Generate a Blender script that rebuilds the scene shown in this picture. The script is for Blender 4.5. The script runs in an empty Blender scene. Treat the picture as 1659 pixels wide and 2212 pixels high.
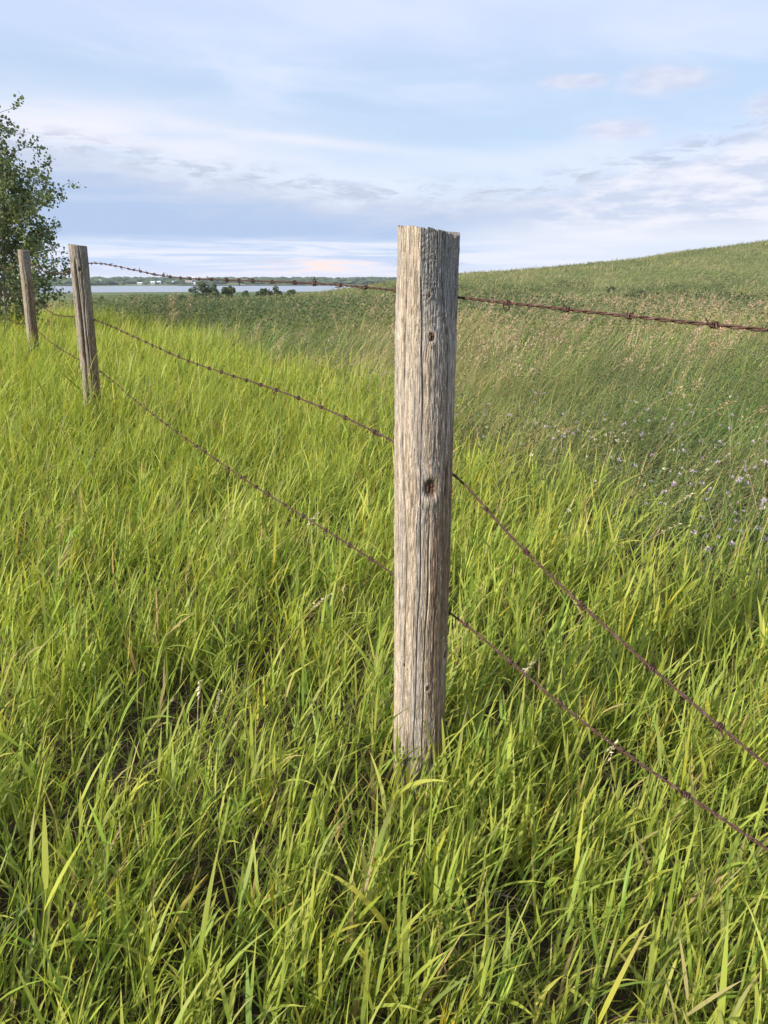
import bpy, math
import numpy as np
from mathutils import Vector, Matrix

rng = np.random.default_rng(11)
SC = bpy.context.scene
COL = SC.collection
R = math.radians

# ------------------------------------------------------------------ camera
EYE = 1.19
cam_d = bpy.data.cameras.new('camera')
cam_d.sensor_fit = 'VERTICAL'
cam_d.sensor_height = 24.0
cam_d.sensor_width = 18.0
cam_d.lens = 24.0 * 1620 / 2212
cam_d.clip_start = 0.05
cam_d.clip_end = 20000
cam = bpy.data.objects.new('camera', cam_d)
cam.location = (0, 0, EYE)
cam.rotation_euler = (R(90 - 17.3), 0, 0)
COL.objects.link(cam)
SC.camera = cam

# ------------------------------------------------------------------ light and exposure
SUN_EL = 30.0
SUN_VEC = Vector((-1.0, -0.66, 0)).normalized() * math.cos(R(SUN_EL)) + Vector((0, 0, math.sin(R(SUN_EL))))
sun_d = bpy.data.lights.new('sun', 'SUN')
sun_d.energy = 5.0
sun_d.angle = R(3.0)
sun_d.color = (1.0, 0.90, 0.76)
sun = bpy.data.objects.new('sun', sun_d)
sun.rotation_euler = (-SUN_VEC).to_track_quat('-Z', 'Y').to_euler()
sun.location = (-20, -4, 12)
COL.objects.link(sun)

SC.view_settings.view_transform = 'Standard'
SC.view_settings.look = 'None'
SC.view_settings.gamma = 1.0
SC.view_settings.use_curve_mapping = False
SC.view_settings.exposure = 0.6


class Nodes:
    """small helper to write node graphs in few lines"""
    def __init__(self, tree):
        self.t = tree
        self.n = tree.nodes
        self.l = tree.links

    def add(self, kind, **props):
        nd = self.n.new(kind)
        for k, v in props.items():
            setattr(nd, k, v)
        return nd

    def put(self, sock, v):
        if hasattr(v, 'is_output'):
            self.l.new(v, sock)
        else:
            sock.default_value = v

    def m(self, op, a, b=0.0, c=None, clamp=False):
        nd = self.add('ShaderNodeMath', operation=op, use_clamp=clamp)
        self.put(nd.inputs[0], a)
        self.put(nd.inputs[1], b)
        if c is not None:
            self.put(nd.inputs[2], c)
        return nd.outputs[0]

    def step(self, v, a, b, lo=0.0, hi=1.0):
        nd = self.add('ShaderNodeMapRange', interpolation_type='SMOOTHSTEP')
        self.put(nd.inputs[0], v)
        for i, q in enumerate((a, b, lo, hi)):
            self.put(nd.inputs[i + 1], q)
        return nd.outputs[0]

    def xyz(self, x, y, z=0.0):
        nd = self.add('ShaderNodeCombineXYZ')
        for i, q in enumerate((x, y, z)):
            self.put(nd.inputs[i], q)
        return nd.outputs[0]

    def noise(self, vec, scale=1.0, detail=4.0, rough=0.55, dist=0.0):
        nd = self.add('ShaderNodeTexNoise')
        self.put(nd.inputs['Vector'], vec)
        nd.inputs['Scale'].default_value = scale
        nd.inputs['Detail'].default_value = detail
        nd.inputs['Roughness'].default_value = rough
        nd.inputs['Distortion'].default_value = dist
        return nd.outputs[0]

    def mix(self, f, a, b):
        nd = self.add('ShaderNodeMix', data_type='RGBA')
        self.put(nd.inputs[0], f)
        self.put(nd.inputs[6], a if hasattr(a, 'is_output') else (*a, 1))
        self.put(nd.inputs[7], b if hasattr(b, 'is_output') else (*b, 1))
        return nd.outputs[2]

    def curve(self, v, pts, lo, hi):
        """piecewise smooth function of v given as (v, value 0..1) points between lo and hi"""
        nd = self.add('ShaderNodeValToRGB')
        r = nd.color_ramp
        r.interpolation = 'EASE'
        while len(r.elements) < len(pts):
            r.elements.new(0.5)
        for e, (p, q) in zip(r.elements, pts):
            e.position = (p - lo) / (hi - lo)
            e.color = (q, q, q, 1)
        self.put(nd.inputs[0], self.m('DIVIDE', self.m('SUBTRACT', v, lo), hi - lo))
        return nd.outputs[0]


def build_world():
    w = bpy.data.worlds.new('World')
    SC.world = w
    w.use_nodes = True
    w.node_tree.nodes.clear()
    g = Nodes(w.node_tree)
    sky = g.add('ShaderNodeTexSky', sky_type='NISHITA', sun_disc=False)
    sky.sun_elevation = R(SUN_EL)
    sky.sun_rotation = math.atan2(SUN_VEC.x, SUN_VEC.y)
    sky.air_density = 1.0
    sky.dust_density = 0.6
    sky.ozone_density = 1.4
    tc = g.add('ShaderNodeTexCoord').outputs['Generated']
    sp = g.add('ShaderNodeSeparateXYZ')
    g.put(sp.inputs[0], tc)
    el = g.m('MULTIPLY', g.m('ARCSINE', sp.outputs[2]), 57.296)
    az = g.m('MULTIPLY', g.m('ARCTAN2', sp.outputs[0], sp.outputs[1]), 57.296)

    def nz(a, b, seed, detail=5.0, rough=0.55, dist=0.0):
        return g.noise(g.xyz(g.m('MULTIPLY', az, a), g.m('MULTIPLY', el, b), seed), 1.0, detail, rough, dist)

    def blob(a0, e0, sa, se, tilt=0.0):
        da = g.m('SUBTRACT', az, a0)
        de = g.m('SUBTRACT', g.m('SUBTRACT', el, e0), g.m('MULTIPLY', da, tilt))
        q = g.m('ADD', g.m('POWER', g.m('ABSOLUTE', g.m('DIVIDE', da, sa)), 2.0),
                g.m('POWER', g.m('ABSOLUTE', g.m('DIVIDE', de, se)), 2.0))
        return g.m('EXPONENT', g.m('MULTIPLY', q, -1.0))

    # clear sky: the sky model, thinly veiled
    clear = g.add('ShaderNodeVectorMath', operation='SCALE')
    g.put(clear.inputs[0], sky.outputs[0])
    clear.inputs['Scale'].default_value = 0.105
    col = g.mix(0.80, clear.outputs[0], (0.545, 0.69, 0.91))
    # high thin veil of cirrus
    tiltel = g.m('ADD', el, g.m('MULTIPLY', az, 0.10))
    cir = g.noise(g.xyz(g.m('MULTIPLY', az, 0.055), g.m('MULTIPLY', tiltel, 0.26), 3.1), 1.0, 6.0, 0.55, 0.35)
    col = g.mix(g.m('MULTIPLY', g.step(cir, 0.38, 0.68), 0.62), col, (0.74, 0.79, 0.96))
    col = g.mix(g.m('MULTIPLY', g.step(el, 12.6, 15.5), 0.45), col, (0.64, 0.71, 0.94))
    # pale milky lower sky
    col = g.mix(g.m('MULTIPLY', g.step(el, 9.5, 5.5), 0.55), col, (0.74, 0.80, 0.93))
    # broad white cloud
    wc = g.m('MULTIPLY', g.m('ADD', blob(-19, 9.0, 13, 1.9, -0.05), g.m('MULTIPLY', blob(-4, 8.9, 9, 0.35, -0.09), 0.5)),
             g.step(nz(0.07, 0.4, 9.0), 0.2, 0.55))
    col = g.mix(g.m('MULTIPLY', wc, 0.95, clamp=True), col, (0.82, 0.82, 0.90))
    # small pinkish grey cumulus
    puff = None
    for a0, e0, sa, se in ((18.5, 12.0, 3.2, 0.85), (12.8, 12.3, 2.6, 0.5), (15.6, 9.4, 2.6, 0.65), (25.5, 10.2, 2.6, 0.7),
                           (33, 12.5, 4, 0.9), (-38, 11.5, 5, 0.9)):
        b = blob(a0, e0, sa, se)
        puff = b if puff is None else g.m('MAXIMUM', puff, b)
    pf = g.step(g.m('ADD', puff, g.m('MULTIPLY', g.m('SUBTRACT', nz(0.55, 1.3, 21.0, 6.0, 0.6), 0.5), 1.0)), 0.08, 0.85)
    col = g.mix(g.m('MULTIPLY', pf, 0.62), col, g.mix(g.step(nz(0.5, 1.6, 2.2), 0.35, 0.65), (0.62, 0.63, 0.77), (0.79, 0.75, 0.84)))
    # grey blue bank with a ragged upper edge
    edge = g.m('MULTIPLY', g.curve(az, [(-60, .55), (-22, .83), (-12, .68), (0, .56), (9, .58), (17, .72), (27, .95), (60, .6)], -60, 60), 10.0)
    rag = g.m('MULTIPLY', g.m('SUBTRACT', nz(0.26, 0.95, 5.0, 7.0, 0.66, 0.3), 0.5), 3.6)
    top = g.m('ADD', edge, rag)
    bank = g.m('MULTIPLY', g.step(g.m('SUBTRACT', top, el), -0.7, 1.5),
               g.step(g.m('ADD', el, g.m('MULTIPLY', rag, 0.12)), 2.2, 2.75))
    inner = g.step(g.m('SUBTRACT', top, el), 0.0, 3.0)
    right = g.step(az, 4.0, 16.0)
    body_l = g.mix(inner, (0.58, 0.63, 0.76), (0.42, 0.54, 0.765))
    lum = g.step(nz(0.20, 0.85, 14.0, 7.0, 0.62), 0.40, 0.62)
    body_r = g.mix(lum, (0.56, 0.63, 0.79), (0.80, 0.81, 0.89))
    col = g.mix(g.m('MULTIPLY', bank, 0.97), col, g.mix(right, body_l, body_r))
    # thin torn wisps along the upper edge of the bank
    wn = nz(0.34, 1.5, 44.0, 7.0, 0.68, 0.4)
    near = g.m('EXPONENT', g.m('MULTIPLY', g.m('POWER', g.m('ABSOLUTE', g.m('DIVIDE', g.m('SUBTRACT', g.m('ADD', edge, 0.1), el), 0.75)), 2.0), -1.0))
    col = g.mix(g.m('MULTIPLY', g.m('MULTIPLY', near, g.step(wn, 0.44, 0.62)), 0.75), col, (0.45, 0.51, 0.65))
    lowstr = nz(0.05, 1.1, 52.0, 5.0, 0.6, 0.5)
    col = g.mix(g.m('MULTIPLY', g.m('MULTIPLY', bank, g.step(lowstr, 0.5, 0.7)), 0.35), col, (0.66, 0.72, 0.84))
    # bright gap low on the right
    col = g.mix(g.m('MULTIPLY', g.m('MULTIPLY', g.step(el, 4.4, 2.4), g.step(az, 0.0, 9.0)), 0.8), col, (0.77, 0.80, 0.89))
    # streaks along the horizon
    low = g.step(g.m('ADD', el, g.m('MULTIPLY', rag, 0.25)), 3.1, 2.0)
    st = nz(0.075, 1.5, 31.0, 7.0, 0.66, 0.6)
    streak = g.mix(g.step(st, 0.42, 0.60), (0.50, 0.62, 0.84), (0.75, 0.78, 0.91))
    streak = g.mix(g.m('MULTIPLY', g.step(el, 1.1, 0.1), 0.5), streak, (0.80, 0.76, 0.87))
    col = g.mix(g.m('MULTIPLY', low, g.step(az, 12.0, 2.0, 0.25, 0.9)), col, streak)
    glow = g.m('MULTIPLY', blob(-4.6, 0.85, 3.6, 0.42), g.step(nz(0.35, 3.0, 8.0), 0.40, 0.58))
    col = g.mix(g.m('MULTIPLY', glow, 1.0, clamp=True), col, (0.97, 0.76, 0.70))

    bg = g.add('ShaderNodeBackground')
    g.put(bg.inputs[0], col)
    bg.inputs[1].default_value = 0.75
    out = g.add('ShaderNodeOutputWorld')
    g.l.new(bg.outputs[0], out.inputs[0])


build_world()

# ------------------------------------------------------------------ helpers
def mat_new(name):
    m = bpy.data.materials.new(name)
    m.use_nodes = True
    m.node_tree.nodes.clear()
    return m, Nodes(m.node_tree)


def finish(g, shader):
    o = g.add('ShaderNodeOutputMaterial')
    g.l.new(shader, o.inputs[0])


def principled(g, color, rough=0.7, spec=0.3, normal=None):
    b = g.add('ShaderNodeBsdfPrincipled')
    g.put(b.inputs['Base Color'], color if hasattr(color, 'is_output') else (*color, 1))
    g.put(b.inputs['Roughness'], rough)
    b.inputs['Specular IOR Level'].default_value = spec
    if normal is not None:
        g.put(b.inputs['Normal'], normal)
    return b


def bump(g, h, strength=0.5, dist=0.01):
    nd = g.add('ShaderNodeBump')
    nd.inputs['Strength'].default_value = strength
    nd.inputs['Distance'].default_value = dist
    g.put(nd.inputs['Height'], h)
    return nd.outputs[0]


def attr(g, name):
    return g.add('ShaderNodeAttribute', attribute_name=name).outputs['Color']


def leaf_mat(name, transl=0.38, rough=0.45, spec=0.35):
    m, g = mat_new(name)
    c = attr(g, 'tint')
    b = principled(g, c, rough, spec)
    t = g.add('ShaderNodeBsdfTranslucent')
    hs = g.add('ShaderNodeHueSaturation')
    hs.inputs['Saturation'].default_value = 1.1
    hs.inputs['Value'].default_value = 1.25
    g.put(hs.inputs['Color'], c)
    g.l.new(hs.outputs[0], t.inputs[0])
    mx = g.add('ShaderNodeMixShader')
    mx.inputs[0].default_value = transl
    g.l.new(b.outputs[0], mx.inputs[1])
    g.l.new(t.outputs[0], mx.inputs[2])
    finish(g, mx.outputs[0])
    return m


def mesh_np(name, verts, loops, sizes, mat=None, tint=None, smooth=True, mats=None, midx=None):
    """mesh from numpy: verts (n,3), flat loop vertex indices, polygon sizes"""
    me = bpy.data.meshes.new(name)
    verts = np.ascontiguousarray(verts, dtype=np.float32)
    loops = np.ascontiguousarray(loops, dtype=np.int32).ravel()
    sizes = np.ascontiguousarray(sizes, dtype=np.int32).ravel()
    me.vertices.add(len(verts))
    me.vertices.foreach_set('co', verts.ravel())
    me.loops.add(len(loops))
    me.loops.foreach_set('vertex_index', loops)
    me.polygons.add(len(sizes))
    st = np.zeros(len(sizes), dtype=np.int32)
    st[1:] = np.cumsum(sizes)[:-1]
    me.polygons.foreach_set('loop_start', st)
    me.polygons.foreach_set('use_smooth', np.full(len(sizes), smooth, dtype=bool))
    for q in (mats or ([mat] if mat else [])):
        me.materials.append(q)
    if midx is not None:
        me.polygons.foreach_set('material_index', np.ascontiguousarray(midx, dtype=np.int32))
    if tint is not None:
        a = me.attributes.new('tint', 'FLOAT_COLOR', 'POINT')
        c = np.ones((len(verts), 4), dtype=np.float32)
        c[:, :3] = tint
        a.data.foreach_set('color', c.ravel())
    me.update(calc_edges=True)
    me.validate()
    return me


class Pile:
    """collects pieces of geometry into one mesh"""
    def __init__(self):
        self.v, self.l, self.s, self.c, self.mi, self.n = [], [], [], [], [], 0

    def add(self, v, l, s, c=(1, 1, 1), mi=0):
        v = np.asarray(v, dtype=np.float32)
        self.v.append(v)
        self.l.append(np.asarray(l).ravel() + self.n)
        s = np.asarray(s).ravel()
        self.s.append(s)
        cc = np.empty((len(v), 3), dtype=np.float32)
        cc[:] = c
        self.c.append(cc)
        self.mi.append(np.full(len(s), mi))
        self.n += len(v)

    def mesh(self, name, mats, smooth=True):
        mats = mats if isinstance(mats, list) else [mats]
        return mesh_np(name, np.vstack(self.v), np.concatenate(self.l), np.concatenate(self.s), tint=np.vstack(self.c),
                       smooth=smooth, mats=mats, midx=np.concatenate(self.mi) if len(mats) > 1 else None)


def link(name, me, parent=None, loc=None):
    o = bpy.data.objects.new(name, me)
    COL.objects.link(o)
    if parent:
        o.parent = parent
    if loc is not None:
        o.location = loc
    return o


def tag(o, label=None, cat=None, group=None, kind=None):
    for k, v in (('label', label), ('category', cat), ('group', group), ('kind', kind)):
        if v:
            o[k] = v
    return o


def hash2(i, j, seed):
    h = np.sin(i * 127.1 + j * 311.7 + seed * 74.7) * 43758.5453
    return h - np.floor(h)


def vnoise(u, v, seed=0.0):
    u, v = np.broadcast_arrays(np.asarray(u, float), np.asarray(v, float))
    i, j = np.floor(u), np.floor(v)
    f, k = u - i, v - j
    f, k = f * f * (3 - 2 * f), k * k * (3 - 2 * k)
    a, b = hash2(i, j, seed), hash2(i + 1, j, seed)
    c, d = hash2(i, j + 1, seed), hash2(i + 1, j + 1, seed)
    return (a * (1 - f) + b * f) * (1 - k) + (c * (1 - f) + d * f) * k


def fbm(u, v, seed=0.0, octaves=4):
    s, a, t = 0.0, 0.5, 0.0
    for o in range(octaves):
        s = s + a * vnoise(u * 2 ** o, v * 2 ** o, seed + o * 3.3)
        t += a
        a *= 0.5
    return s / t


def sstep(x, a, b):
    t = np.clip((np.asarray(x, float) - a) / (b - a), 0, 1)
    return t * t * (3 - 2 * t)


def tube(path, rad, sides=6, cap=True):
    """vertices, loops, sizes of a tube along a path"""
    p = np.asarray(path, float)
    n = len(p)
    rad = np.broadcast_to(np.asarray(rad, float), (n,))
    t = np.gradient(p, axis=0)
    t /= np.linalg.norm(t, axis=1)[:, None] + 1e-12
    ref = np.array([0.31, 0.27, 0.91]) if abs(t[:, 2]).mean() < 0.8 else np.array([0.9, 0.3, 0.1])
    a = np.cross(t, ref)
    a /= np.linalg.norm(a, axis=1)[:, None] + 1e-12
    b = np.cross(t, a)
    th = np.arange(sides) * 2 * np.pi / sides
    v = p[:, None, :] + rad[:, None, None] * (np.cos(th)[None, :, None] * a[:, None, :] + np.sin(th)[None, :, None] * b[:, None, :])
    i = np.arange(n - 1)[:, None] * sides
    j = np.arange(sides)[None, :]
    k = (np.arange(sides) + 1) % sides
    q = np.stack([i + j, i + k[None, :], i + sides + k[None, :], i + sides + j], -1).reshape(-1, 4)
    loops, sizes = [q.ravel()], [np.full(len(q), 4)]
    if cap:
        loops += [np.arange(sides)[::-1], np.arange(sides) + (n - 1) * sides]
        sizes += [[sides], [sides]]
    return v.reshape(-1, 3), np.concatenate(loops), np.concatenate(sizes)


# ------------------------------------------------------------------ terrain
FP = np.array([0.083, 1.48])            # first post
FU = np.array([-0.5, 0.866])            # along the fence, away
FN = np.array([0.866, 0.5])             # across the fence, to the field


def fence_t(x, y):
    return (x - FP[0]) * FU[0] + (y - FP[1]) * FU[1], (x - FP[0]) * FN[0] + (y - FP[1]) * FN[1]


def ground(x, y):
    x, y = np.asarray(x, float), np.asarray(y, float)
    r = np.hypot(x, y)
    z = np.interp(r, [0, 2, 5, 9, 14, 20, 30, 45, 70, 150, 300, 500, 800, 840, 1000, 1450, 1490, 1800, 2300, 2800, 4600],
                  [0, 0, .10, .17, .15, .06, -.22, -.72, -1.5, -3.1, -5.3, -8.4, -11.6, -12.6, -14, -14, -11.3, -9.5, -7., -5.5, -6])
    z = z + 9.35 * np.exp(-(((x - 69.9) / 37.6) ** 2 + ((y - 112) / 29.1) ** 2) / 2)
    z = z + 1.3 * np.exp(-(((x - 9) / 12) ** 2 + ((y - 104) / 18) ** 2) / 2)
    bump_ = (fbm(x * 0.09, y * 0.09, 4.0, 3) - 0.5) * 0.9 * sstep(r, 16, 45) * (1 - sstep(r, 400, 800))
    small = (fbm(x * 1.3, y * 1.3, 8.0, 3) - 0.5) * 0.07
    return z + bump_ + small * (1 - sstep(r, 30, 60))


def build_ground():
    rr = np.concatenate([np.linspace(0.0, 6, 60)[1:], np.geomspace(6.2, 130, 120), np.geomspace(134, 4600, 90)])
    na = 220
    th = np.linspace(0, 2 * np.pi, na, endpoint=False)
    x = rr[:, None] * np.sin(th)[None]
    y = rr[:, None] * np.cos(th)[None]
    z = ground(x, y)
    v = np.vstack([[[0, 0, float(ground(0, 0))]], np.stack([x, y, z], -1).reshape(-1, 3)])
    i = 1 + np.arange(len(rr) - 1)[:, None] * na
    j = np.arange(na)[None]
    k = (np.arange(na) + 1)[None] % na
    q = np.stack([i + j, i + na + j, i + na + k, i + k], -1).reshape(-1, 4)
    tri = np.stack([np.zeros(na, int), 1 + np.arange(na), 1 + (np.arange(na) + 1) % na], -1)
    me = mesh_np('ground', v, np.concatenate([q.ravel(), tri.ravel()]),
                 np.concatenate([np.full(len(q), 4), np.full(na, 3)]), MAT['ground'])
    tag(link('ground', me), kind='structure')


def ground_material():
    m, g = mat_new('ground_soil_and_pasture')
    ge = g.add('ShaderNodeNewGeometry')
    sp = g.add('ShaderNodeSeparateXYZ')
    g.put(sp.inputs[0], ge.outputs['Position'])
    flat = g.xyz(sp.outputs[0], sp.outputs[1], 0.0)
    ln = g.add('ShaderNodeVectorMath', operation='LENGTH')
    g.put(ln.inputs[0], flat)
    r = ln.outputs['Value']
    soil = g.mix(g.noise(flat, 60, 6, 0.7), (0.022, 0.017, 0.011), (0.085, 0.062, 0.04))
    past = g.mix(g.step(g.noise(flat, 0.16, 5, 0.6), 0.35, 0.65), (0.12, 0.15, 0.05), (0.19, 0.19, 0.08))
    past = g.mix(g.m('MULTIPLY', g.step(g.noise(flat, 1.1, 5, 0.65), 0.42, 0.7), 0.6), past, (0.06, 0.09, 0.026))
    far = g.mix(g.step(g.noise(flat, 0.012, 4, 0.6), 0.4, 0.6), (0.07, 0.105, 0.035), (0.13, 0.15, 0.06))
    c = g.mix(g.step(r, 9, 26), soil, past)
    c = g.mix(g.step(r, 150, 320), c, far)
    b = principled(g, c, 0.9, 0.1, bump(g, g.noise(flat, 9, 6, 0.7), 0.6, 0.05))
    finish(g, b.outputs[0])
    return m


def wood_material():
    m, g = mat_new('weathered_wood')
    c = attr(g, 'tint')
    tc = g.add('ShaderNodeTexCoord').outputs['Object']
    mp = g.add('ShaderNodeMapping')
    mp.inputs['Scale'].default_value = (1, 1, 0.07)
    g.put(mp.inputs[0], tc)
    grain = g.noise(mp.outputs[0], 420, 5, 0.65)
    spk = g.noise(tc, 520, 3, 0.6)
    v = g.m('ADD', g.m('MULTIPLY', grain, 0.75), g.m('MULTIPLY', spk, 0.55))
    mul = g.step(v, 0.44, 0.86, 0.48, 1.42)
    vm = g.add('ShaderNodeVectorMath', operation='SCALE')
    g.put(vm.inputs[0], c)
    g.put(vm.inputs['Scale'], mul)
    b = principled(g, vm.outputs[0], 0.88, 0.12, bump(g, v, 0.9, 0.0040))
    finish(g, b.outputs[0])
    return m


def rust_material():
    m, g = mat_new('rusty_wire')
    tc = g.add('ShaderNodeTexCoord').outputs['Object']
    n = g.noise(tc, 260, 5, 0.7)
    c = g.mix(g.step(n, 0.35, 0.62), (0.026, 0.016, 0.013), (0.110, 0.055, 0.040))
    c = g.mix(g.m('MULTIPLY', g.step(g.noise(tc, 60, 3), 0.52, 0.66), 0.5), c, (0.17, 0.115, 0.095))
    b = principled(g, c, 0.75, 0.3, bump(g, n, 0.5, 0.0006))
    b.inputs['Metallic'].default_value = 0.15
    finish(g, b.outputs[0])
    return m


def tint_material(name, rough=0.8, spec=0.2):
    m, g = mat_new(name)
    b = principled(g, attr(g, 'tint'), rough, spec)
    finish(g, b.outputs[0])
    return m


def water_material():
    m, g = mat_new('lake_water')
    tc = g.add('ShaderNodeTexCoord').outputs['Object']
    n = g.noise(tc, 0.35, 4, 0.6)
    b = principled(g, (0.20, 0.23, 0.27), 0.30, 1.0, bump(g, n, 0.03, 0.05))
    finish(g, b.outputs[0])
    return m


MAT = {
    'ground': ground_material(),
    'wood': wood_material(),
    'rust': rust_material(),
    'grass': leaf_mat('grass_blade', 0.42, 0.5, 0.22),
    'dry': leaf_mat('dry_grass', 0.25, 0.7, 0.15),
    'leaf': leaf_mat('aspen_leaf', 0.40, 0.42, 0.4),
    'petal': leaf_mat('petal', 0.3, 0.6, 0.2),
    'bark': tint_material('bark', 0.85, 0.15),
    'paint': tint_material('painted_wall', 0.7, 0.2),
    'crop': tint_material('crop_field', 0.9, 0.1),
    'water': water_material(),
}

build_ground()


def build_lake():
    n = 72
    th = np.linspace(0, 2 * np.pi, n, endpoint=False)
    # a long lake lying across the valley; its shores are where the ground meets the water
    r0, r1 = 770, 1530
    a = np.radians(np.linspace(-50, 24, n))
    v = np.vstack([np.stack([np.sin(a) * r0, np.cos(a) * r0, np.full(n, -11.85)], -1),
                   np.stack([np.sin(a) * r1, np.cos(a) * r1, np.full(n, -11.85)], -1)])
    i = np.arange(n - 1)
    q = np.stack([i, i + 1, i + n + 1, i + n], -1)[:, ::-1]
    tag(link('lake', mesh_np('lake', v, q.ravel(), np.full(len(q), 4), MAT['water'])), kind='structure')


build_lake()

# ------------------------------------------------------------------ fence posts
def make_post(label, x, y, h, rad, seed, nth, nz, lean=(0, 0), knots=(), facet=False, splits=(), warm=1.0, dark=1.0):
    zb = float(ground(x, y))
    root = tag(link('fence_post', None, None, (x, y, zb)), label, 'fence post', 'weathered fence posts along the wire')
    root.empty_display_size = 0.1
    dep = 0.12
    # denser columns on the side that shows most
    k = np.linspace(0, 1, nth, endpoint=False)
    th = (k - 0.5) * 2 * np.pi
    th = th - 0.55 * np.sin(th)
    z = np.linspace(-dep, h, nz)
    T, Z = np.meshgrid(th, z)
    # grain that flows round the knots
    G = T.copy()
    knot_dip = np.zeros_like(T)
    knot_rim = np.zeros_like(T)
    knot_ring = np.zeros_like(T)
    for (kt, kz, kr, dp) in knots:
        u = (T - kt) * rad
        w = Z - kz
        d2 = (u / 1.0) ** 2 + (w / 1.5) ** 2
        G = G - np.sign(u) * 1.6 * kr / rad * np.exp(-d2 / (2.2 * kr) ** 2) * np.clip(np.abs(u) / kr, 0, 1) ** 0.5 * np.where(np.abs(u) < 6 * kr, 1, 0) * -0.55
        knot_dip += dp * np.exp(-(d2 / (kr * 0.82) ** 2) ** 2)
        rd = np.sqrt(d2) / kr + 0.9 * (fbm(T * 9 + kz * 7, Z * 28, seed + 95, 3) - 0.5) * np.clip(np.sqrt(d2) / kr, 0, 2)
        knot_ring += (0.35 + 0.65 * vnoise(T * 12, Z * 30, seed + 96)) * (0.30 * np.exp(-((rd - 1.45) / 0.28) ** 2) - 0.34 * np.exp(-((rd - 2.05) / 0.20) ** 2) + 0.2 * np.exp(-((rd - 2.5) / 0.2) ** 2) - 0.2 * np.exp(-((rd - 2.95) / 0.2) ** 2))
        knot_rim += 0.45 * kr * np.exp(-((np.sqrt(d2) - kr * 1.35) / (kr * 0.7)) ** 2) * 0.5
    wander = (fbm(Z * 2.1, 0 * Z + seed, seed, 3) - 0.5) * 0.35
    G = G + wander
    r = rad * (1 + 0.030 * (fbm(Z * 2.3, np.cos(T) * 1.2 + seed, seed + 2, 2) - 0.5) * 2
               + 0.035 * (fbm(np.cos(T) * 1.3 + 5, np.sin(T) * 1.3, seed + 9, 2) - 0.5) * 2)
    if facet:
        r = r * (1 + 0.045 * np.exp(-((Z - 0.93) / 0.22) ** 2) * np.cos((T + R(90)) / 2) ** 2 - 0.05 * sstep(Z, 1.05, 1.29) * np.cos((T + R(80)) / 2) ** 4)
    cut = np.zeros_like(T)
    if facet:
        # flat hewn face at the top, between two angles
        a0, a1 = R(-17), R(88)
        am, hw = (a0 + a1) / 2, (a1 - a0) / 2
        f = sstep(Z, 1.04, 1.19)
        inside = (T > a0) & (T < a1)
        corner = rad * (1 + 0.015 * f)
        chord = corner * math.cos(hw) / np.cos(np.clip(T - am, -hw, hw))
        chord = 0.42 * corner + 0.58 * chord
        r = np.where(inside, r * (1 - f) + chord * f, r)
        cut = np.where(inside, f, 0) * sstep(T, a0, a0 + 0.04)
    # grooves: few long coarse checks, many fine ones
    crack = np.zeros_like(T)
    for fq, wd, dp, vs in ((9.5, 0.024, 0.0024, 1.3), (19.0, 0.034, 0.0014, 2.2), (42.0, 0.070, 0.0008, 4.0)):
        nn = vnoise(G * fq + seed * 7, Z * vs + G * 1.5, seed + fq)
        gate = sstep(vnoise(G * fq * 0.5, Z * vs * 1.2 + 9, seed + fq + 1), 0.30, 0.55)
        c = (1 - sstep(np.abs(nn - 0.5), 0, wd)) * gate
        r = r - dp * c
        crack = np.maximum(crack, c * min(1.0, dp / 0.0022))
    for (st, z0, z1, wd, dp) in splits:
        line = st + (fbm(Z * 3.1, 0 * Z + 3 + st, seed + 30, 3) - 0.5) * 0.5
        env = sstep(Z, z0, z0 + 0.08) * (1 - sstep(Z, z1 - 0.1, z1))
        wv = wd * (0.6 + 0.8 * vnoise(Z * 9, 0 * Z, seed + 31))
        c = np.exp(-((T - line) * rad / wv) ** 2) * env
        r = r - dp * c
        crack = np.maximum(crack, sstep(c, 0.25, 0.8))
    pit = vnoise(G * 55, Z * 95, seed + 50)
    fib = vnoise(G * 90, Z * 16, seed + 51)
    r = r + 0.0012 * (fib - 0.5) + 0.0012 * (pit - 0.5) + 0.0012 * (fbm(T * 5, Z * 14, seed + 55, 3) - 0.5)
    # crinkled ripples across the hewn face
    rip = np.sin((Z + 0.010 * (vnoise(T * 14, Z * 40, seed + 60) - 0.5) * 2) * 620 + 5 * vnoise(T * 9, Z * 20, seed + 61))
    r = r + cut * 0.0006 * rip * sstep(vnoise(T * 7, Z * 8, seed + 62), 0.25, 0.6)
    r = r - knot_dip + knot_rim
    # top edge: worn, chipped
    topz = h - 0.004 * vnoise(T * 9, 0 * T, seed + 70) - 0.004 * vnoise(T * 30, 0 * T, seed + 71) - 0.006 * (np.sin(T) + 1)
    if facet:
        topz = topz - 0.010 * np.exp(-((T - R(74)) / 0.16) ** 2) - 0.004 * np.exp(-((T - R(52)) / 0.1) ** 2)
    zz = np.where(Z > h - 0.12, h - 0.12 + (Z - (h - 0.12)) * (topz - (h - 0.12)) / 0.12, Z)
    X = r * np.sin(T) + lean[0] * zz
    Y = -r * np.cos(T) + lean[1] * zz
    v = np.stack([X, Y, zz], -1).reshape(-1, 3)
    # colours of the wood itself: silvered, tan and brown grain, dirt in the checks
    n1 = fbm(G * 6, Z * 1.6, seed + 80, 3)
    n2 = fbm(G * 14, Z * 5, seed + 81, 3)
    tan = np.array([0.485, 0.41, 0.32])
    grey = np.array([0.39, 0.36, 0.325])
    brown = np.array([0.23, 0.135, 0.07])
    slate = np.array([0.285, 0.28, 0.265])
    c = tan + (grey - tan) * sstep(n1, 0.40, 0.66)[..., None]
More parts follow.
